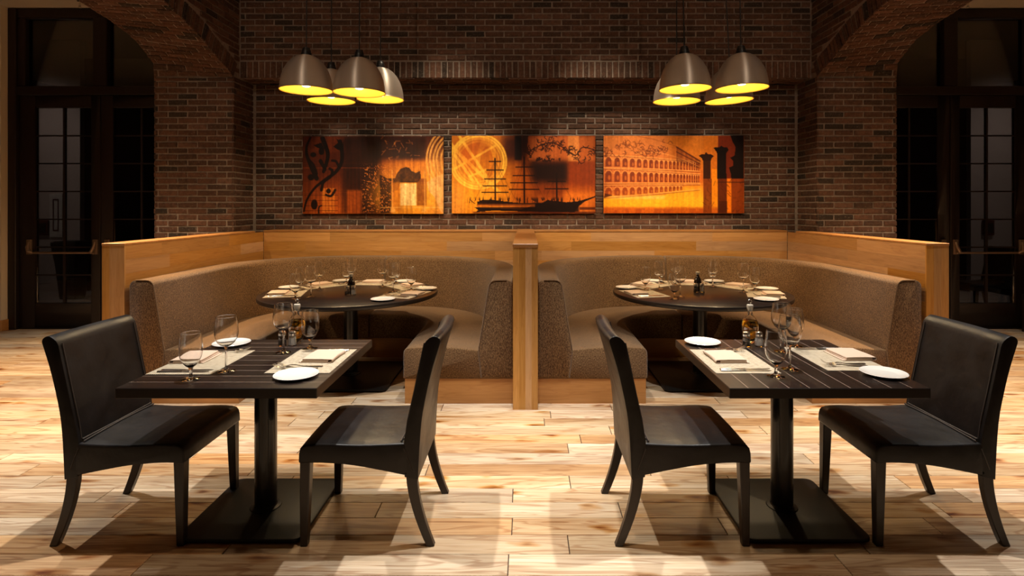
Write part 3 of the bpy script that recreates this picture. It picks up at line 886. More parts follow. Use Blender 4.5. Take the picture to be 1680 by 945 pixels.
def round_table(cx, cy, side):
    root = thing('round_table', f'dark round pedestal table set for five inside the {side} booth', 'table', (cx, cy, 0))
    mb = MB(); R = .763
    mb.lathe([(0, .712), (R - .012, .712), (R - .002, .718), (R, .728), (R, .738), (R - .002, .747), (R - .006, .75), (0, .75)], 96)
    top = mb.build('tabletop', ['top_plain', 'edge'], root, angle=40)
    for p in top.data.polygons: p.material_index = 0 if p.normal.z > .9 else 1
    mb = MB(); mb.lathe([(.062, .02), (.062, .695)], 32); mb.build('column', 'post', root)
    mb = MB(); mb.lathe([(.09, .024), (.085, .032), (.066, .037), (.062, .045)], 32); mb.build('collar', 'iron', root)
    mb = MB(); mb.lathe([(.22, .695), (.22, .712)], 32); mb.build('mounting_plate', 'iron', root)
    hb = .42; sq = rounded([(-hb, -hb), (hb, -hb), (hb, hb), (-hb, hb)], .06, 6)
    mb = MB(); mb.rings([[(x, y - .03, z) for x, y in sq] for z in (.010, .026)]); mb.build('base_plate', 'iron', root, bevel=.003, seg=2)
    for sx in (-1, 1):
        for sy in (-1, 1):
            mb = MB(); mb.lathe([(.017, 0), (.017, .011)], 14, sx * .36, sy * .36 - .03); mb.build('foot', 'black', root)
    return root
RTX, RTY = 1.552, 5.04
round_table(-RTX, RTY, 'left'); round_table(RTX, RTY, 'right')

# ------------------------------------------------------------------ tableware prototypes
def glass_proto(name, prof_out, th, zin, stem_name='stem'):
    """bowl (hollow) and stem with foot as two parts"""
    root = thing(name, name, 'glass')
    stem, bowl = prof_out
    mb = MB(); mb.lathe(stem, 28); mb.build('stem', 'glass', root, angle=60)
    rr, zr = bowl[-1]; out = bowl[:-1] + [(rr + .00005, zr - .0012), (rr, zr - .0003), (rr - th * .5, zr + .0003), (rr - th, zr - .0003)]
    inner = [(rr - th + .00005, zr - .0012)] + [(max(.0005, r - th), z) for r, z in reversed(bowl[:-1]) if z > zin + .002]
    mb = MB(); mb.lathe(out + inner + [(inner[-1][0] * .5, zin + .0008), (0, zin)], 48); mb.build('bowl', 'glass', root, angle=80)
    return root
wine = glass_proto('wine_glass', (
    [(0, 0), (.038, 0), (.0385, .0015), (.036, .003), (.018, .0065), (.008, .013), (.005, .024), (.0042, .05), (.0042, .09), (.0055, .108), (.009, .1155), (0, .1156)],
    [(0, .116), (.010, .116), (.022, .121), (.036, .133), (.0465, .150), (.0515, .170), (.0520, .185), (.0500, .208), (.0465, .232), (.0435, .255)]), .0010, .1200)
goblet = glass_proto('water_goblet', (
    [(0, 0), (.038, 0), (.0385, .0015), (.036, .003), (.018, .007), (.009, .014), (.0062, .024), (.0062, .036), (.0085, .047), (.0115, .0535), (0, .0536)],
    [(0, .054), (.012, .054), (.021, .060), (.033, .075), (.042, .093), (.0465, .113), (.0475, .132), (.0465, .155), (.0435, .185), (.0415, .206)]), .0010, .0580)

def plate_proto():
    root = thing('side_plate', 'plate', 'plate')
    mb = MB()
    mb.lathe([(0, .003), (.05, .003), (.052, 0), (.056, 0), (.058, .003), (.074, .007), (.096, .0125), (.0975, .0138), (.096, .0150), (.074, .0098), (.062, .0062), (.056, .0055), (0, .0055)], 56)
    mb.build('dish', 'china', root, angle=50)
    return root
plate = plate_proto()
# a single-mesh plate is the thing itself
pl_mesh = plate.children[0]; pl_mesh.parent = None; bpy.data.objects.remove(plate); plate = pl_mesh; plate.name = 'side_plate'

def placemat_proto():
    mb = MB(); mb.box(-.15, .15, -.212, .212, 0, .0018); return mb.build('placemat', 'mat', bevel=.0005, seg=1)
mat_p = placemat_proto()

def napkin_proto(seed):
    r = random.Random(seed); th = .0042
    # folded cloth: open path folded back and forth, extruded along y; the fold faces -x
    path = []
    def arcf(xc, z0, z1, right, n=7):
        rr = (z1 - z0) / 2; zc = (z0 + z1) / 2
        for k in range(n + 1):
            a = -PI / 2 + PI * k / n; path.append((xc + (1 if right else -1) * rr * math.cos(a), zc + rr * math.sin(a)))
    p = th * 1.12; z = th / 2
    path.append((.086, z)); path.append((0, z)); arcf(-.072, z, z + 3 * p, False)
    path += [(-.02, z + 3 * p + .0012), (.03, z + 3 * p + .0008), (.064, z + 3 * p)]
    arcf(.066, z + 2 * p, z + 3 * p, True); path[-8:] = list(reversed(path[-8:]))
    path += [(.0, z + 2 * p), (-.05, z + 2 * p)]; 
    arcf(-.055, z + p, z + 2 * p, False); path[-8:] = list(reversed(path[-8:]))
    path += [(0, z + p), (.074, z + p)]
    mb = MB(); ny = 8; hw = .092
    pts = [Vector(q) for q in path]; prof_l, prof_r = [], []
    for i, q in enumerate(pts):
        d = pts[min(i + 1, len(pts) - 1)] - pts[max(i - 1, 0)]; d = d.normalized() if d.length > 1e-9 else Vector((1, 0))
        nrm_ = Vector((-d.y, d.x)) * th * .47; prof_l.append(q + nrm_); prof_r.append(q - nrm_)
    prof = [tuple(q) for q in prof_l] + [tuple(q) for q in reversed(prof_r)]
    R = []
    for k in range(ny + 1):
        u = -1 + 2 * k / ny
        R.append([(x + .003 * math.sin(u * 2 + seed + z_ * 90), u * hw * (1 + .02 * math.sin(z_ * 300)), max(.0002, z_ + (.0012 * math.sin(3 * u + seed) * z_ / .02))) for x, z_ in prof])
    mb.rings(R)
    return mb.build('folded_napkin', 'napkin', angle=60)
nap = napkin_proto(1)

def knife_proto():
    """along +x: handle at -x, blade towards +x"""
    root = thing('table_knife', 'knife', 'knife')
    mb = MB(); R = []
    for x, wd, h in ((-.118, .004, .002), (-.115, .0085, .0045), (-.10, .0095, .0055), (-.05, .0075, .005), (-.012, .0058, .0045), (0, .006, .0035)):
        R.append([(x, wd * math.cos(a), .0035 + h * .62 * math.sin(a)) for a in [2 * PI * k / 10 for k in range(10)]])
    mb.rings(R); mb.build('handle', 'steel', root)
    mb = MB(); R = []
    for x, y0, y1, t_ in ((0, -.005, .005, .0014), (.02, -.008, .008, .0011), (.07, -.009, .009, .0009), (.1, -.007, .0088, .0008), (.118, .002, .0078, .0006), (.121, .006, .007, .0005)):
        R.append([(x, y0, .0016), (x, y1, .0016), (x, y1, .0016 + t_ * 1.4), (x, y0, .0016 + t_ * .5)])
    mb.rings(R); mb.build('blade', 'steel', root, angle=30)
    return root
def fork_proto():
    root = thing('table_fork', 'fork', 'fork')
    def zz(x): return .0035 + (.008 * math.exp(-((x - .035) / .03) ** 2)) + (.0 if x < .06 else .017 * ((x - .06) / .045) ** 1.6) - .002 * math.exp(-((x - .065) / .02) ** 2)
    mb = MB(); R = []
    for x, wd in ((-.105, .003), (-.102, .0075), (-.085, .0088), (-.05, .006), (-.01, .0036), (.025, .0034), (.045, .0045)):
        R.append([(x, -wd, zz(x) - .001), (x, wd, zz(x) - .001), (x, wd * .8, zz(x) + .0018), (x, -wd * .8, zz(x) + .0018)])
    mb.rings(R); mb.build('handle', 'steel', root, angle=50)
    mb = MB(); R = []
    for x, wd in ((.045, .0045), (.052, .0095), (.06, .0125), (.066, .0128)):
        R.append([(x, -wd, zz(x) - .0008), (x, wd, zz(x) - .0008), (x, wd, zz(x) + .0012), (x, -wd, zz(x) + .0012)])
    mb.rings(R)
    for k in range(4):
        yc = -.0108 + .0072 * k; R = []
        for q in range(6):
            x = .065 + .044 * q / 5; wd = .0019 - .0007 * q / 5
            R.append([(x, yc - wd, zz(x) - .0008), (x, yc + wd, zz(x) - .0008), (x, yc + wd, zz(x) + .001), (x, yc - wd, zz(x) + .001)])
        mb.rings(R)
    mb.build('tines', 'steel', root, angle=50, weld=False)
    return root
knife = knife_proto(); fork = fork_proto()

def shaker_proto(kind):
    root = thing(f'{kind}_shaker', kind, 'shaker')
    n = 10
    mb = MB(); mb.lathe([(0, 0), (.0215, 0), (.0228, .003), (.0215, .03), (.0185, .056), (.0172, .056), (.0190, .03), (.0203, .006), (0, .005)], n); mb.build('jar', 'glass', root, angle=20)
    fill = .046 if kind == 'salt' else .030
    mb = MB(); mb.lathe([(0, .0056), (.0196, .0064), (.0185, .03 if fill > .03 else fill - .001), (.0178 if kind == 'salt' else .0183, fill), (0, fill + .001)], n); mb.build('filling', kind, root, angle=20)
    mb = MB(); mb.lathe([(.0, .0565), (.0195, .0565), (.0198, .064), (.0195, .073), (.0165, .0785), (.009, .081), (0, .0815)], 24); mb.build('cap', 'steel', root)
    return root
salt = shaker_proto('salt'); pepper = shaker_proto('pepper')

def cruet_proto(kind):
    root = thing('oil_cruet' if kind == 'oil' else 'vinegar_bottle', kind, 'bottle')
    if kind == 'oil':
        body = [(0, 0), (.024, 0), (.028, .003), (.034, .03), (.0425, .065), (.0455, .092), (.0435, .115), (.034, .138), (.019, .155), (.0135, .165), (.013, .186), (.0155, .188), (.0155, .192)]
        th = .0022; zi = .006
        inner = [(max(.001, r - th), z) for r, z in reversed(body) if z > zi]
        mb = MB(); mb.lathe(body + inner + [(0, zi)], 36); mb.build('glass_body', 'glass', root, angle=60)
        oil = [(0, .0062)] + [(max(.001, r - th - .0003), z) for r, z in body if .0061 < z < .12] + [(.037, .126), (0, .1262)]
        mb = MB(); mb.lathe(oil, 36); mb.build('oil_fill', 'oil', root, angle=60)
        z0 = .188
    else:
        body = [(0, 0), (.030, 0), (.033, .003), (.0335, .05), (.0330, .085), (.028, .108), (.017, .126), (.0125, .134), (.0125, .15), (.014, .151)]
        mb = MB(); mb.lathe(body + [(0, .1512)], 32); mb.build('bottle_body', 'vinegar', root, angle=60)
        z0 = .146
    mb = MB(); mb.lathe([(0, z0 + .0005), (.0125, z0 + .0005) if kind != 'oil' else (.0105, z0 - .010), (.0165, z0 + .005), (.0185, z0 + .018), (.0165, z0 + .026), (.006, z0 + .028), (0, z0 + .028)], 24); mb.build('stopper', 'stopper', root)
    if kind == 'oil':
        mb = MB(); pts = [(0, 0, z0 + .026), (0, 0, z0 + .034)]
        for k in range(11):
            a = -PI / 2 + 1.6 * PI * k / 10; pts.append((.009 * math.cos(a), 0, z0 + .044 + .010 * math.sin(a)))
        mb.tube(pts, .0022, 8); mb.build('loop', 'steel', root)
    return root
oilc = cruet_proto('oil'); vinb = cruet_proto('vinegar')

ZTAB = .75
MZ = ZTAB + .0018
def on_table(proto, x, y, rz, label, cat, group=None, on_mat=False, dz=0.0):
    return place(proto, (x, y, (MZ if on_mat else ZTAB) + .0003 + dz), rz, label, cat, group)

# --- square table settings
def square_setting(x_mat, y_mat, rot, who, table, plate_xy, nap_xy, glass_w, glass_g):
    """rot 0: diner sits at -x and faces +x; PI: diner at +x faces -x"""
    g = table
    sx = 1 if rot == 0 else -1
    W = f'at the {who} place of the {table} square table'
    on_table(mat_p, x_mat, y_mat, 0, f'pale woven placemat {W}', 'placemat', 'woven placemats')
    on_table(nap, nap_xy[0], nap_xy[1], rot + rnd.uniform(-.05, .05), f'folded blush napkin {W}', 'napkin', 'folded napkins', True)
    on_table(plate, plate_xy[0], plate_xy[1], 0, f'white bread plate {W}', 'plate', 'white bread plates')
    on_table(wine, glass_w[0], glass_w[1], rnd.uniform(0, 6), f'tall wine glass {W}', 'glass', 'wine glasses')
    on_table(goblet, glass_g[0], glass_g[1], rnd.uniform(0, 6), f'short stemmed water goblet {W}', 'glass', 'water goblets')
    yk, yf_ = (y_mat - .152, y_mat + .165) if rot == 0 else (y_mat + .165, y_mat - .115)
    dk = -.026 if rot == 0 else .026
    on_table(knife, x_mat + sx * .005, yk, rot + .01, f'table knife nearer the napkin {W}', 'knife', 'table knives', True)
    on_table(knife, x_mat + sx * .0, yk + dk, rot - .015, f'table knife nearer the placemat edge {W}', 'knife', 'table knives', True)
    on_table(fork, x_mat + sx * .02, yf_, rot + (.05 if rot == 0 else .03), f'fork nearer the napkin {W}', 'fork', 'table forks', True)
    on_table(fork, x_mat + sx * .03, yf_ - dk * 1.25, rot - .02, f'fork nearer the bread plate {W}', 'fork', 'table forks', True)
square_setting(-1.583, 2.795, 0, 'outer', 'left', (-1.625, 3.135), (-1.655, 2.845), G(371, 609), G(313, 622))
square_setting(-1.05, 2.815, PI, 'inner', 'left', G(486, 618), (-1.02, 2.862), G(465, 578), G(509, 572))
square_setting(1.025, 2.812, 0, 'inner', 'right', G(1152.5, 563.5), (1.005, 2.85), G(1296, 606), G(1273, 617.5))
square_setting(1.56, 2.855, PI, 'outer', 'right', (1.63, 2.58), (1.655, 2.895), (1.352, 2.99), (1.473, 3.10))
for side, (xs, xp, xo, y, yo) in {'left': (-1.281, -1.336, -1.285, 3.115, 3.19), 'right': (1.277, 1.208, 1.258, 3.10, 3.175)}.items():
    on_table(salt, xs, y, .2, f'chrome capped salt shaker at the back of the {side} square table', 'shaker', 'salt shakers')
    on_table(pepper, xp, y, .1, f'chrome capped pepper shaker at the back of the {side} square table', 'shaker', 'pepper shakers')
    on_table(oilc, xo, yo, 0, f'round bellied glass cruet of amber oil on the {side} square table', 'bottle', 'oil cruets')

# --- round table settings, positions relative to the table centre
SET = [  # who, angle of diner, plate, goblet, wine
    ('front outer' , 192, (-.63, .20), (-.34, -.40), (-.255, -.285)),
    ('back outer'  , 135, (-.275, .645), (-.475, .085), (-.33, .12)),
    ('back middle' , 86, (.335, .62), (-.215, .52), (-.11, .395)),
    ('back inner'  , 38, (.655, .13), (.275, .52), (.21, .30)),
    ('front inner' , -16, (.395, -.455), (.52, .06), (.375, -.03)),
]
def round_settings(cx, side):
    for who, deg, pl, gb, wn in SET:
        nm = {'front outer': 'front left', 'back outer': 'back left', 'back middle': 'back middle', 'back inner': 'back right', 'front inner': 'front right'}[who]
        a = math.radians(deg); rz = a + PI         # local +x points to the table centre
        ux, uy = math.cos(a), math.sin(a); W = f'at the {nm} place of the {side} round table'
        J = lambda s: rnd.uniform(-s, s)
        mr = .535; tx, ty = -uy, ux
        mx, my = cx + ux * mr, RTY + uy * mr
        lz = rz + J(.05)
        on_table(mat_p, mx, my, lz, f'woven placemat {W}', 'placemat', 'woven placemats')
        on_table(nap, cx + ux * .60, RTY + uy * .60, lz + J(.12), f'folded blush napkin {W}', 'napkin', 'folded napkins', True)
        on_table(plate, cx + pl[0] + J(.01), RTY + pl[1] + J(.01), 0, f'white bread plate {W}', 'plate', 'white bread plates')
        on_table(goblet, cx + gb[0] + J(.012), RTY + gb[1] + J(.012), 0, f'short stemmed water goblet {W}', 'glass', 'water goblets', dz=.0018)
        on_table(wine, cx + wn[0] + J(.012), RTY + wn[1] + J(.012), 0, f'tall wine glass {W}', 'glass', 'wine glasses', dz=.0018)
        # diner's right is the +tangent side seen facing the centre
        for k, (tt, ww) in enumerate(((.135, 'nearer the napkin'), (.163, 'nearer the placemat edge'))):
            on_table(knife, mx + tx * tt, my + ty * tt, lz + J(.03), f'table knife {ww} {W}', 'knife', 'table knives', True)
        for k, (tt, ww) in enumerate(((-.130, 'nearer the napkin'), (-.165, 'nearer the placemat edge'))):
            on_table(fork, mx + tx * tt, my + ty * tt, lz + J(.03), f'fork {ww} {W}', 'fork', 'table forks', True)
round_settings(-RTX, 'left'); round_settings(RTX, 'right')
for side, (xs, xp, xo, y, yo) in {'left': (-1.474, -1.527, -1.515, 4.86, 4.93), 'right': (1.558, 1.503, 1.543, 5.0, 5.075)}.items():
    on_table(salt, xs, y, .2, f'salt shaker in the middle of the {side} round table', 'shaker', 'salt shakers')
    on_table(pepper, xp, y, .1, f'pepper shaker in the middle of the {side} round table', 'shaker', 'pepper shakers')
    on_table(vinb, xo, yo, 0, f'small dark bottle in the middle of the {side} round table', 'bottle', 'dark bottles')

# ------------------------------------------------------------------ pendants
def pendant_proto():
    root = thing('pendant_lamp', 'pendant', 'lamp')
    out = [(.216, 0), (.2165, .004), (.213, .006), (.2125, .02), (.209, .06), (.199, .115), (.180, .170), (.151, .222), (.116, .262), (.078, .288), (.046, .298), (.040, .300)]
    inn = [(max(.036, r - .004), z - .003) for r, z in out[3:]]
    mb = MB(); mb.lathe(out, 64); mb.f = mb.f[:64 * (len(out) - 1)]; mb.mi = mb.mi[:len(mb.f)]; mb.t = mb.t[:len(mb.f)]
    mb.build('shade', 'shade', root, angle=60)
    mb = MB(); li = [(.2125, .0042)] + [(.2085, .016)] + inn[1:] + [(0, .2965)]
    mb.lathe(li, 64); fs = [(f, m_, t_) for f, m_, t_ in zip(mb.f, mb.mi, mb.t) if len(f) == 4]
    mb.f, mb.mi, mb.t = [list(q) for q in zip(*fs)]
    mb.build('liner', 'liner', root, angle=60)
    mb = MB(); ring = [(.216, 0), (.2185, .003), (.2165, .0065), (.211, .0045)]
    n = 64; R = [[(r * math.cos(2 * PI * k / n), r * math.sin(2 * PI * k / n), z) for r, z in ring] for k in range(n)]
    R.append(R[0]); mb.rings(R, cap0=False, cap1=False); mb.build('rim', 'rim', root)
    mb = MB(); mb.lathe([(0, .299), (.043, .299), (.043, .318), (.037, .322), (.037, .340), (.032, .346), (.030, .362), (.012, .370), (0, .371)], 28); mb.build('socket', 'black', root, angle=40)
    mb = MB(); mb.lathe([(.0, .030), (.028, .036), (.046, .053), (.054, .080), (.046, .108), (.028, .133), (.018, .16), (.018, .25), (0, .251)], 24); mb.build('bulb', 'bulb', root, angle=60)
    ld = bpy.data.lights.new('bulb_light', 'SPOT'); ld.energy = 27; ld.color = (1, .74, .44); ld.shadow_soft_size = .05; ld.spot_size = math.radians(168); ld.spot_blend = .35
    lo = bpy.data.objects.new('bulb_light', ld); COL.objects.link(lo); lo.parent = root; lo.location = (0, 0, .022)
    return root
pend = pendant_proto()
def cord(root, dx, dy, clip=None):
    zt = 4.87 - root.location.z
    mb = MB(); pts = [(0, 0, .368)]
    if clip: pts += [(clip[0] * .15, 0, .378), (clip[0], 0, .405), (clip[0], 0, zt)]
    else: pts += [(dx * .5, dy * .5, (zt + .36) / 2), (dx, dy, zt)]
    mb.tube(pts, .0055, 8); mb.build('cord', 'black', root)
    mb = MB(); mb.lathe([(0, zt - .03), (.055, zt - .03), (.06, zt - .02), (.06, zt), (0, zt)], 24, pts[-1][0], pts[-1][1]); mb.build('ceiling_rose', 'black', root)
def pend_at(px, py, Y, tilt, label, dx=0, clip=None, stopz=None):
    x = (px - CX) * Y / F; z = H - (py - CY) * Y / F
    o = place(pend, (x, Y, z), rnd.uniform(0, 6), label, 'pendant lamp', 'dome pendants over the round tables')
    o.rotation_euler = (0, tilt, 0)
    return o
PD = [(502.5, 149, 4.8, 0, 'dome pendant lamp in the left cluster, leftmost of the two nearer ones', .012, None),
      (589.5, 153, 4.8, .0, 'dome pendant lamp in the left cluster, rightmost of the two nearer ones', .012, None),
      (543.5, 166.5, 5.3, .0, 'dome pendant lamp in the left cluster, the farther one behind and between the nearer two', .01, None),
      (624, 164, 5.3, .0, 'dome pendant lamp in the left cluster, the farther one at the right edge', .01, None),
      (1124, 147, 4.8, -.02, 'dome pendant lamp in the right cluster, leftmost of the two nearer ones', 0, None),
      (1217, 146, 4.8, -.02, 'dome pendant lamp in the right cluster, rightmost of the two nearer ones', 0, None),
      (1110, 167, 5.3, .0, 'dome pendant lamp in the right cluster, the farther one at the left edge', 0, None),
      (1196, 166, 5.3, -.05, 'dome pendant lamp in the right cluster, the farther one behind and between the nearer two', 0, (.022,))]
pends = [(pend_at(*p[:5]), p) for p in PD]
for o, p in pends:
    o.rotation_euler.z = 0
    cord(o, p[5] * (1 if p[0] < 840 else -1), 0, p[6])

# ------------------------------------------------------------------ printed artworks
class Art:
    """a small painter working in the pixel frame of each print"""
    def __init__(s, x0, x1, y0, y1, nx=264, ny=146, seed=1):
        s.X, s.Y = np.meshgrid(np.linspace(x0, x1, nx), np.linspace(y0, y1, ny)); s.nx, s.ny = nx, ny
        s.C = np.zeros((ny, nx, 3)); s.r = np.random.default_rng(seed); s.b = (x0, x1, y0, y1)
    def noise(s, cx, cy, oct=3):
        out = np.zeros((s.ny, s.nx)); amp = 1; tot = 0
        for o in range(oct):
            gx, gy = max(2, int(cx * 2 ** o)), max(2, int(cy * 2 ** o)); g = s.r.random((gy + 2, gx + 2))
            u = (s.X - s.b[0]) / (s.b[1] - s.b[0]) * gx; v = (s.Y - s.b[2]) / (s.b[3] - s.b[2]) * gy
            i = np.clip(u.astype(int), 0, gx); j = np.clip(v.astype(int), 0, gy); fu = u - i; fv = v - j
            fu = fu * fu * (3 - 2 * fu); fv = fv * fv * (3 - 2 * fv)
            out += amp * ((g[j, i] * (1 - fu) + g[j, i + 1] * fu) * (1 - fv) + (g[j + 1, i] * (1 - fu) + g[j + 1, i + 1] * fu) * fv)
            tot += amp; amp *= .55
        return out / tot
    def blend(s, m, c, a=1.0):
        m = np.clip(m, 0, 1)[..., None] * a; s.C = s.C * (1 - m) + np.array(c, float) * m
    def mul(s, m, k): s.C = s.C * (1 - np.clip(m, 0, 1)[..., None] * (1 - np.array(k, float)))
    def ss(s, v, a, b): t_ = np.clip((v - a) / (b - a), 0, 1); return t_ * t_ * (3 - 2 * t_)
    def rect(s, x0, x1, y0, y1, e=6):
        return s.ss(s.X, x0 - e, x0 + e) * (1 - s.ss(s.X, x1 - e, x1 + e)) * s.ss(s.Y, y0 - e, y0 + e) * (1 - s.ss(s.Y, y1 - e, y1 + e))
    def ell(s, cx, cy, rx, ry, e=.15):
        d = np.hypot((s.X - cx) / rx, (s.Y - cy) / ry); return 1 - s.ss(d, 1 - e, 1 + e)
    def ring(s, cx, cy, rx, ry, w_):
        d = np.abs(np.hypot((s.X - cx) / rx, (s.Y - cy) / ry) - 1) * min(rx, ry); return 1 - s.ss(d, w_ * .5, w_ * .5 + 6)
    def line(s, p, q, w_, e=5):
        (x0, y0), (x1, y1) = p, q; dx, dy = x1 - x0, y1 - y0; t_ = np.clip(((s.X - x0) * dx + (s.Y - y0) * dy) / (dx * dx + dy * dy + 1e-9), 0, 1)
        return 1 - s.ss(np.hypot(s.X - x0 - t_ * dx, s.Y - y0 - t_ * dy), w_ / 2 - e / 2, w_ / 2 + e)
    def path(s, pts, w_, e=5):
        m = np.zeros_like(s.X); n = len(pts) - 1
        for i, (p, q) in enumerate(zip(pts, pts[1:])):
            ww = w_ if not isinstance(w_, tuple) else w_[0] + (w_[1] - w_[0]) * i / max(1, n - 1)
            m = np.maximum(m, s.line(p, q, ww, e))
        return m
    def poly(s, pts):
        ins = np.zeros(s.X.shape, bool); n = len(pts)
        for i in range(n):
            (x0, y0), (x1, y1) = pts[i], pts[i - 1]
            c = ((y0 > s.Y) != (y1 > s.Y)) & (s.X < (x1 - x0) * (s.Y - y0) / ((y1 - y0) or 1e-9) + x0); ins ^= c
        return ins.astype(float)

def curve(pts, n=22):
    P = [Vector(p) for p in pts]; P = [P[0]] + P + [P[-1]]; out = []
    for i in range(1, len(P) - 2):
        for k in range(n // 3):
            t_ = k / (n // 3); a, b, c, d = P[i - 1], P[i], P[i + 1], P[i + 2]
            out.append(tuple(.5 * (2 * b + (c - a) * t_ + (2 * a - 5 * b + 4 * c - d) * t_ ** 2 + (3 * b - a - 3 * c + d) * t_ ** 3)))
    out.append(tuple(P[-2])); return out

def art_scroll():
    A = Art(107, 1558, 85, 885, seed=3)
    A.C[:] = (92, 40, 14)
    n1, n2 = A.noise(6, 4), A.noise(40, 3)
    A.blend(A.ss(A.Y, 380, 880) * (1 - A.ss(A.X, 640, 720)), (196, 104, 26), .85)
    A.blend(A.rect(107, 680, 85, 250, 20), (118, 56, 22), .7)
    A.blend(A.rect(520, 910, 85, 885, 40) * (.55 + .45 * n1), (34, 14, 6), .85)
    A.blend(A.rect(560, 715, 640, 885, 20), (176, 92, 26), .8)
    A.blend(A.rect(720, 1380, 85, 320, 30), (50, 20, 8), .8)
    A.blend(A.ss(A.Y, 300, 370) * A.ss(A.X, 800, 1250), (222, 140, 42), .95)
    A.blend(A.ss(A.X, 1250, 1520) * A.ss(A.Y, 60, 420), (236, 172, 92), .75)
    A.blend(A.ell(1180, 690, 330, 260, .6), (248, 190, 60), .75)
    for r in (330, 300, 262, 232, 190):
        A.blend(A.ring(1730, 330, r * 1.05, r * 1.12, 13), (240, 186, 104), .85)
    A.blend(A.poly([(1385, 560), (1440, 520), (1560, 470), (1560, 885), (1545, 885), (1500, 800), (1465, 710), (1405, 650)]), (240, 190, 126), .9)
    A.blend(1 - A.ss(A.X, 110, 420), (60, 26, 8), .22); A.blend(A.rect(900, 1380, 330, 560, 60), (226, 140, 40), .35)
    # dark console silhouette round the bright opening
    sil = A.poly([(900, 480), (945, 500), (975, 518), (1060, 516), (1075, 470), (1115, 420), (1165, 402), (1205, 408), (1225, 440), (1270, 462), (1318, 440), (1325, 520), (1290, 560), (1110, 565), (1085, 640), (1030, 660), (1020, 880), (905, 880)])
    A.blend(sil * (.6 + .4 * A.noise(50, 30)), (40, 17, 6), .9)
    A.blend(A.rect(1020, 1110, 560, 860, 20), (212, 136, 36), .8)
    A.blend(A.rect(1280, 1380, 520, 800, 10) * (.5 + .5 * A.noise(14, 20)), (116, 54, 16), .8)
    A.blend(A.rect(1112, 1278, 572, 800, 5), (253, 222, 158), 1)
    A.blend(A.rect(905, 1558, 815, 824, 3), (250, 206, 130), .7)
    for x in (1030, 1365): A.blend(A.rect(x - 8, x + 8, 430, 820, 3), (236, 176, 96), .7)
    A.blend(A.rect(1010, 1060, 825, 870, 4), (240, 190, 112), .7); A.blend(A.rect(1335, 1380, 825, 870, 4), (240, 190, 112), .7)
    sp = (A.noise(120, 70, 2) > .68).astype(float)
    A.blend(sp * A.rect(720, 1060, 380, 880, 30), (224, 146, 70), .8)
    for k in range(26):
        x, y = A.r.uniform(880, 1260), A.r.uniform(100, 320); A.blend(A.line((x, y), (x + A.r.uniform(-30, 60), y + A.r.uniform(-60, 30)), 5), (216, 150, 84), .5)
    for x in range(130, 720, 38):
        A.blend(A.rect(x, x + 5, 400, 885, 3), (90, 36, 10), .55)
    for x in np.arange(310, 420, 34): A.blend(A.rect(x, x + 26, 620, 872, 4) * (.4 + .6 * A.noise(30, 30)), (250, 168, 66), .75)
    for y in (690, 745, 800, 850): A.blend(A.rect(120, 470, y, y + 6, 3), (70, 26, 8), .7)
    for y in (362, 410, 665): A.blend(A.rect(107, 1000, y, y + 3, 2), (214, 120, 52), .5)
    D = (24, 9, 4)
    for pts, w_ in ((((250, 520), (190, 390), (148, 270), (150, 180), (185, 100)), (44, 14)), (((320, 450), (352, 360), (366, 270), (340, 180), (312, 108)), (30, 46)),
                    (((118, 860), (150, 740), (230, 620), (340, 530), (440, 460), (500, 370), (512, 260), (490, 140)), (14, 44)),
                    (((300, 640), (320, 560), (395, 500), (410, 440), (385, 420)), (26, 26)), (((250, 470), (220, 380), (180, 330)), (26, 10)), (((410, 335), (450, 345), (478, 400)), (22, 22)),
                    (((290, 340), (320, 395), (340, 430)), (38, 22)), (((270, 880), (272, 820), (300, 800)), (14, 10)), (((440, 640), (400, 700), (345, 690)), (24, 20))):
        A.blend(A.path(curve(pts), w_), D, .93)
    for x, y, rx, ry in ((192, 508, 34, 32), (226, 790, 34, 52), (300, 240, 30, 36), (215, 275, 30, 26), (372, 650, 24, 26)): A.blend(A.ell(x, y, rx, ry), D, .92)
    for tri in (((215, 175), (300, 150), (330, 215), (260, 205)), ((420, 190), (470, 150), (450, 105), (520, 160), (535, 120), (525, 230), (470, 225))): A.blend(A.poly(tri), D, .93)
    vs = A.noise(90, 2, 2); A.mul((vs > .58) * .45, (.8, .74, .66)); A.mul(n2, (.82, .78, .7)); A.mul(A.noise(70, 45, 2), (.84, .8, .76))
    return A

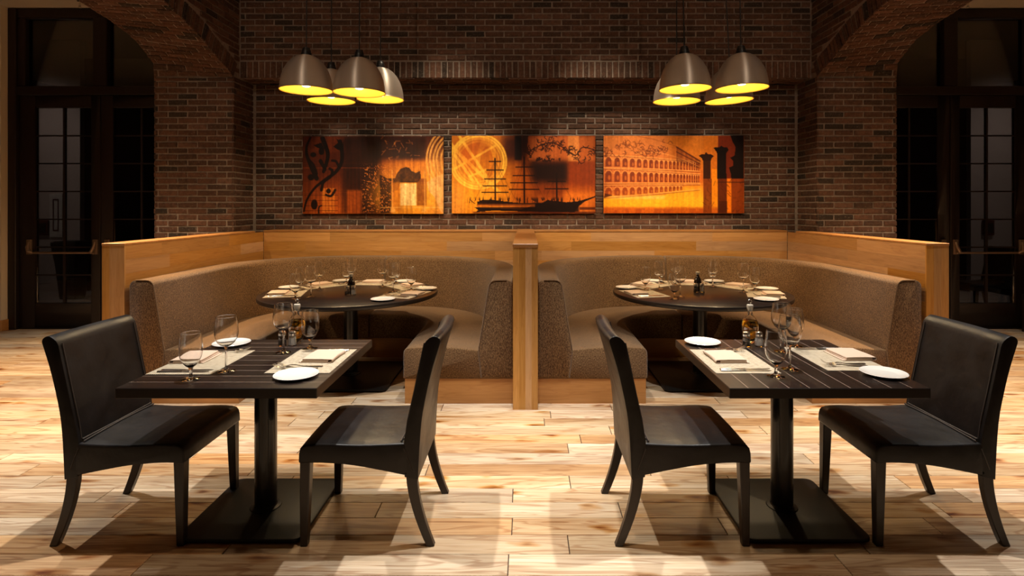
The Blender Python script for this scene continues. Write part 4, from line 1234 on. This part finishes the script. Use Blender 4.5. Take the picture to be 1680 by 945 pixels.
def art_ship():
    A = Art(70, 1552, 80, 880, seed=5)
    A.C[:] = (205, 128, 40)
    t_ = A.ss(A.X, 480, 980); A.blend(t_, (128, 58, 16), .9)
    A.blend(A.ell(300, 690, 400, 240, .8), (246, 176, 40), .75); A.blend(A.ell(340, 345, 285, 275, .2), (186, 104, 26), .75); A.blend(A.ell(330, 480, 240, 170, .7), (224, 150, 40), .6)
    A.blend((1 - A.ss(A.X, 100, 300)) * A.ss(A.Y, 450, 700), (238, 166, 78), .8)
    A.blend(A.rect(600, 870, 80, 330, 70), (66, 26, 8), .85)
    A.blend(A.rect(720, 790, 80, 330, 12), (30, 11, 4), .9)
    A.blend(A.rect(850, 1552, 80, 345, 30), (196, 112, 56), .9)
    A.blend(A.rect(1270, 1385, 80, 345, 8), (222, 150, 84), .8)
    A.blend(A.rect(870, 1270, 345, 560, 60), (38, 15, 6), .92)
    A.blend(A.rect(1270, 1552, 345, 700, 20) * (.6 + .4 * A.noise(30, 20)), (146, 64, 16), .9)
    A.blend(A.rect(880, 1552, 600, 800, 50) * (1 - A.rect(880, 1250, 560, 700, 60)), (206, 116, 34), .6)
    A.blend(A.rect(1220, 1552, 660, 880, 30), (222, 132, 46), .75)
    A.blend(A.rect(690, 900, 420, 780, 60), (196, 104, 26), .55)
    for r, a in ((262, .95), (287, .95), (238, .6), (210, .4)): A.blend(A.ring(345, 345, r, r * .98, 15), (252, 200, 84), a)
    for r in (150, 180): A.blend(A.ring(430, 420, r * .55, r * 1.7, 12), (240, 180, 64), .5)
    for p, q, w_ in (((80, 200), (560, 660), 30), ((150, 90), (430, 500), 26), ((80, 430), (530, 175), 18), ((75, 240), (300, 560), 26), ((80, 215), (200, 120), 24), ((70, 160), (360, 590), 16), ((250, 500), (420, 430), 18)): A.blend(A.line(p, q, w_, 8), (252, 202, 86), .85)
    A.blend(A.ell(200, 260, 70, 60, .9), (196, 96, 22), .45); A.blend(A.ell(360, 180, 110, 70, .9), (176, 90, 24), .5); A.blend(A.ell(250, 370, 70, 80, .9), (196, 100, 24), .45)
    V = (46, 20, 8)
    for k in range(70):
        x = A.r.uniform(870, 1552); base = 215 - 60 * math.sin((x - 900) / 110); y = base + A.r.normal(0, 32)
        a = A.r.uniform(0, 6.3); L = A.r.uniform(20, 46)
        A.blend(A.path(curve([(x, y), (x + L * math.cos(a), y + L * math.sin(a)), (x + L * 1.5 * math.cos(a + .7), y + L * 1.5 * math.sin(a + .7))], 9), 6, 4), V, .8)
    A.blend(A.path(curve([(860, 250), (960, 190), (1080, 150), (1200, 190), (1340, 280), (1420, 200), (1552, 230)]), 8), V, .85)
    A.blend(A.rect(860, 1190, 285, 350, 20) * (A.noise(40, 20) > .5), (40, 16, 6), .85)
    A.blend(A.poly([(800, 80), (860, 80), (850, 190), (880, 280), (800, 240)]), (60, 26, 10), .8)
    S = (34, 12, 4)
    hull = A.poly([(262, 735), (285, 770), (330, 790), (330, 760), (380, 742), (470, 738), (540, 745), (640, 758), (800, 775), (1000, 770), (1060, 740), (1250, 765), (1380, 752), (1552, 700), (1552, 712), (1440, 760), (1390, 800), (1350, 840), (1340, 870), (880, 862), (500, 850), (310, 868), (345, 845), (300, 815), (400, 822), (780, 840), (900, 800), (600, 800), (330, 795)])
    A.blend(hull, S, .92); A.blend(A.rect(900, 1380, 770, 862, 12), S, .85); A.blend(A.rect(340, 900, 815, 850, 8), S, .75)
    A.blend(A.rect(330, 930, 782, 812, 8), (196, 112, 40), .65)
    A.blend(A.rect(290, 1552, 862, 880, 5) * (.5 + .5 * A.noise(60, 4)), (70, 26, 8), .8); A.blend(A.rect(1390, 1552, 815, 842, 6), (70, 26, 8), .7)
    for x, y0, y1, w_ in ((516, 315, 760, 13), (816, 300, 770, 14), (1152, 470, 765, 14)): A.blend(A.line((x, y0), (x + 3, y1), w_), S, .92)
    for x, ys in ((516, ((345, 60), (433, 85), (525, 108), (596, 122), (662, 135))), (816, ((402, 85), (490, 112), (564, 138), (632, 152))), (1152, ((550, 90), (626, 118)))):
        for y, h_ in ys: A.blend(A.line((x - h_, y), (x + h_, y), 9), S, .9)
    for x0, y0, xs in ((516, 340, (300, 380, 660, 740)), (816, 330, (640, 700, 960, 1040)), (1152, 480, (1020, 1330))):
        for x in xs: A.blend(A.line((x0, y0), (x, 760), 2.5, 4), S, .28)
    A.blend(A.line((1370, 770), (1552, 706), 10), S, .92)
    A.blend(A.rect(240, 1400, 720, 775, 20) * (A.noise(110, 10, 2) > .6), S, .7)
    A.mul(A.noise(90, 3, 2), (.84, .8, .72)); A.mul(A.noise(80, 50, 2), (.88, .86, .82))
    return A

def art_arena():
    A = Art(65, 1520, 80, 875, seed=9)
    A.C[:] = (214, 136, 74)
    A.blend(A.ss(A.Y, 260, 520), (206, 112, 40), .8)
    A.blend(A.rect(730, 1250, 80, 420, 60), (214, 132, 38), .75)
    A.blend((1 - A.ss(A.X, 70, 330)) * A.ss(A.Y, 300, 420) * (1 - A.ss(A.Y, 640, 760)), (134, 56, 16), .75)
    A.blend(A.ss(A.Y, 640, 740) * (1 - A.ss(A.Y, 800, 850)), (246, 184, 44), .92)
    A.blend(A.ell(800, 760, 420, 130, .7), (252, 196, 52), .7)
    A.blend(A.rect(600, 1110, 590, 720, 70), (244, 184, 50), .7)
    A.blend(A.rect(140, 700, 695, 730, 14) * (.4 + .6 * A.noise(30, 4)), (250, 214, 150), .75)
    A.blend(A.ss(A.Y, 800, 840), (178, 82, 24), .8); A.blend(A.ss(A.Y, 800, 830) * (A.noise(24, 6) > .5), (214, 120, 30), .6)
    # facade: bays shrink toward the far end
    xs = [70.0]; wbay = 92.0
    while xs[-1] < 1050: xs.append(xs[-1] + wbay); wbay = max(14, wbay * .925)
    def row(y_l0, y_l1, y_r0, y_r1, x): k = (x - 65) / 1000; k = k ** 1.25 if k > 0 else 0; return y_l0 + (y_r0 - y_l0) * k, y_l1 + (y_r1 - y_l1) * k
    fac = A.poly([(65, 255), (400, 268), (820, 195), (1062, 335), (1062, 580), (880, 600), (700, 690), (65, 700)])
    A.blend(fac, (206, 122, 56), .45)
    for lv, (a, b, c, d) in enumerate(((300, 392, 362, 438), (438, 552, 488, 560), (612, 700, 592, 622))):
        for x0, x1 in zip(xs, xs[1:]):
            if lv == 2 and x0 > 860: continue
            y0, y1 = row(a, b, c, d, (x0 + x1) / 2); bw = x1 - x0; xc = (x0 + x1) / 2
            dk = (120, 48, 14) if lv < 2 else (150, 70, 24)
            rw = bw * .32
            m = np.maximum(A.rect(xc - rw, xc + rw, y0 + rw, y1, 3), A.ell(xc, y0 + rw, rw, rw, .12))
            A.blend(m, dk, .82)
            A.blend(np.clip(A.ring(xc, y0 + rw, rw + 6, rw + 6, 6) * (A.Y < y0 + rw), 0, 1), (240, 176, 108), .6)
            A.blend(A.ell(xc + rw * .25, (y0 + y1) / 2 + 14, rw * .45, (y1 - y0) * .22, .3), (226, 140, 66), .55)
            A.blend(A.rect(x0 - 3, x0 + 3, y0 - 18, y1 + 10, 2), (240, 180, 112), .5)
        for kk, off in ((a - 24, c - 14), (b + 14, d + 8)):
            pts = [(x, kk + (off - kk) * (((x - 65) / 1000) ** 1.25)) for x in np.linspace(66, 1062, 16)]
            A.blend(A.path(pts, 8), (244, 186, 116), .65); A.blend(A.path([(x, y + 8) for x, y in pts], 4), (110, 44, 12), .5)
    # attic storey on the far half
    for k in range(20):
        x = 826 + 236 * k / 19; y0 = 196 + 140 * k / 19 * .95; A.blend(A.rect(x - 3.5, x + 3.5, y0 + 8, y0 + 150 - 3 * k, 2), (96, 38, 10), .75)
    for o, w_ in ((0, 11), (50, 6), (105, 6)): A.blend(A.line((820, 195 + o), (1064, 340 + o * .6), w_), (84, 32, 10), .8)
    A.blend(A.path(curve([(420, 85), (600, 120), (820, 190)]), 5), (168, 92, 44), .6)
    A.blend(A.path(curve([(400, 268), (600, 250), (820, 300), (1060, 400)]), 7), (238, 174, 104), .6)
    V = (104, 48, 20)
    for k in range(80):
        x = A.r.uniform(75, 740); y = 215 + 30 * math.sin(x / 70) + A.r.normal(0, 34); a = A.r.uniform(0, 6.3); L = A.r.uniform(16, 40)
        A.blend(A.path(curve([(x, y), (x + L * math.cos(a), y + L * math.sin(a)), (x + L * 1.5 * math.cos(a + .8), y + L * 1.5 * math.sin(a + .8))], 9), 5, 4), V, .6)
    # columns and colour bands at the right
    A.blend(A.rect(1100, 1250, 80, 875, 3), (206, 120, 26), .55)
    A.blend(A.rect(1250, 1520, 80, 520, 3), (120, 46, 16), .95); A.blend(A.rect(1250, 1520, 520, 875, 3), (196, 100, 22), .9)
    A.blend(A.rect(1185, 1245, 420, 800, 3), (238, 156, 24), .8); A.blend(A.rect(1340, 1388, 520, 870, 3), (236, 140, 20), .85)
    K = (26, 10, 5)
    A.blend(A.poly([(1095, 330), (1172, 330), (1172, 520), (1098, 520)]), (56, 25, 8), .9)
    A.blend(A.poly([(1050, 285), (1080, 268), (1110, 268), (1125, 245), (1140, 265), (1180, 272), (1208, 290), (1185, 312), (1178, 335), (1090, 335), (1085, 315)]), (48, 20, 8), .95)
    A.blend(A.rect(1098, 1186, 520, 875, 3), (120, 56, 16), .75)
    A.blend(A.poly([(1242, 235), (1335, 235), (1338, 520), (1242, 520)]), K, .95)
    A.blend(A.poly([(1200, 205), (1235, 195), (1262, 200), (1285, 180), (1305, 195), (1345, 200), (1362, 225), (1345, 245), (1335, 265), (1240, 265), (1230, 238)]), K, .95)
    A.blend(A.rect(1246, 1342, 520, 875, 3), (96, 42, 12), .85); A.blend(A.rect(1255, 1345, 750, 875, 4), (78, 34, 12), .7)
    A.blend(A.poly([(1380, 80), (1520, 80), (1520, 520), (1388, 520), (1385, 480), (1362, 405), (1405, 390), (1408, 340), (1375, 305), (1420, 285), (1432, 200), (1395, 130)]), K, .95)
    A.blend(A.rect(1388, 1520, 520, 875, 3), (136, 64, 18), .8)
    A.blend(A.line((1250, 556), (1520, 558), 7), (60, 24, 8), .7)
    for k in range(40):
        x, y = A.r.uniform(1110, 1510), A.r.uniform(540, 860); A.blend(A.line((x, y), (x + A.r.uniform(-40, 40), y + A.r.uniform(-50, 50)), 4), (80, 34, 10), .45)
    A.blend(A.poly([(75, 670), (160, 690), (90, 715), (66, 720)]), (80, 34, 12), .7)
    A.mul(A.noise(90, 4, 2), (.9, .86, .8)); A.mul(A.noise(90, 55, 2), (.88, .86, .82))
    return A

def art_panel(px0, px1, py0, py1, A, label):
    Yf = YB - .045
    x0, z1 = hall_point(px0, py0, Yf); x1, z0 = hall_point(px1, py1, Yf)
    root = thing('art_panel', label, 'picture')
    mb = MB(); mb.box(x0, x1, Yf, YB - .012, z0, z1); mb.build('backing_panel', 'panel_edge', root, bevel=.002, seg=1)
    nx, ny = A.nx, A.ny
    xs = np.linspace(x0 + .002, x1 - .002, nx); zs = np.linspace(z1 - .002, z0 + .002, ny)
    XX, ZZ = np.meshgrid(xs, zs)
    co = np.stack([XX, np.full_like(XX, Yf - .0008), ZZ], -1).reshape(-1, 3)
    idx = np.arange(nx * ny).reshape(ny, nx)
    fc = np.stack([idx[:-1, :-1], idx[1:, :-1], idx[1:, 1:], idx[:-1, 1:]], -1).reshape(-1, 4)
    me = bpy.data.meshes.new('print'); me.from_pydata(co.tolist(), [], fc.tolist())
    c = np.clip(A.C, 0, 255) / 255; lin = np.where(c <= .04045, c / 12.92, ((c + .055) / 1.055) ** 2.4)
    lin = np.clip(lin ** 1.22 * ART_GAIN, 0, .92)
    at_ = me.attributes.new('print', 'FLOAT_COLOR', 'POINT')
    at_.data.foreach_set('color', np.concatenate([lin, np.ones(lin.shape[:2] + (1,))], -1).astype(np.float32).ravel())
    me.materials.append(M['print']); o = bpy.data.objects.new('print', me); COL.objects.link(o); o.parent = root
ART_GAIN = 1.42
art_panel(496.5, 728, 223.5, 351, art_scroll(), 'amber print with dark scrollwork and a bright doorway, first of three on the brick wall')
art_panel(741, 977, 222.5, 350.5, art_ship(), 'amber print of a three masted ship and ringed globe, the middle of three')
art_panel(990, 1221, 222.5, 350, art_arena(), 'amber print of an arcaded arena with dark columns, last of three on the brick wall')

# ------------------------------------------------------------------ lights
WARM = (1.0, .70, .40); WARM2 = (1.0, .60, .28)
def spot(name, loc, target, energy, angle, blend=.4, color=WARM, size=.04):
    d = bpy.data.lights.new(name, 'SPOT'); d.energy = energy; d.color = color; d.spot_size = math.radians(angle); d.spot_blend = blend; d.shadow_soft_size = size
    o = bpy.data.objects.new(name, d); COL.objects.link(o); o.location = loc
    o.rotation_euler = (Vector(target) - Vector(loc)).to_track_quat('-Z', 'Y').to_euler(); return o
LW = (1.0, .985, .93)
for sg in (-1, 1):
    spot('table_downlight', (sg * 1.40, 3.10, 4.8), (sg * 1.36, 2.9, 0), 700, 54, .45, LW)
    spot('outer_downlight', (sg * 2.95, 3.9, 4.8), (sg * 3.2, 3.5, 0), 380, 50, .6, LW)
    spot('aisle_downlight', (sg * 4.9, 4.6, 3.88), (sg * 4.7, 4.5, 0), 260, 84, .7, LW)
    spot('soffit_fill', (sg * 3.72, 4.6, 3.36), (sg * 3.75, 4.9, 0), 800, 80, .8, WARM)  # added lamp without a known fixture; its floor bounce lifts the arch soffit
    spot('pier_fill', (sg * 4.6, 2.6, 3.8), (sg * 3.7, 6.33, 1.9), 45, 42, .9, WARM)  # fill lamp added to brighten the pier front
    spot('panel_wash', (sg * .3, 4.9, 4.8), (sg * 1.25, 6.5, 1.05), 560, 46, .9, (1, .84, .60))
    spot('brick_fill', (sg * 1.8, .6, 4.75), (sg * 1.7, 6.4, 2.7), 105, 54, .9, (1, .80, .60))  # added fill near the camera, lifts the brickwork and pendant shades
    spot('vestibule_light', (sg * 8.8, 8.3, 4.3), (sg * 8.8, 9.6, 0), 85, 120, .8, (1, .86, .78))
spot('centre_downlight', (0, 3.45, 4.8), (0, 3.35, 0), 470, 52, .6, LW)
spot('front_downlight', (0, 1.9, 4.8), (0, 2.0, 0), 190, 60, .6, (1, .72, .46))
for x in (-2.22, -1.38, -.42, .42, 1.38, 2.22):
    spot('picture_light', (x * .95, 4.5, 4.8), (x, YB, 1.86), 345, 14.5, .6, (1, .84, .62))
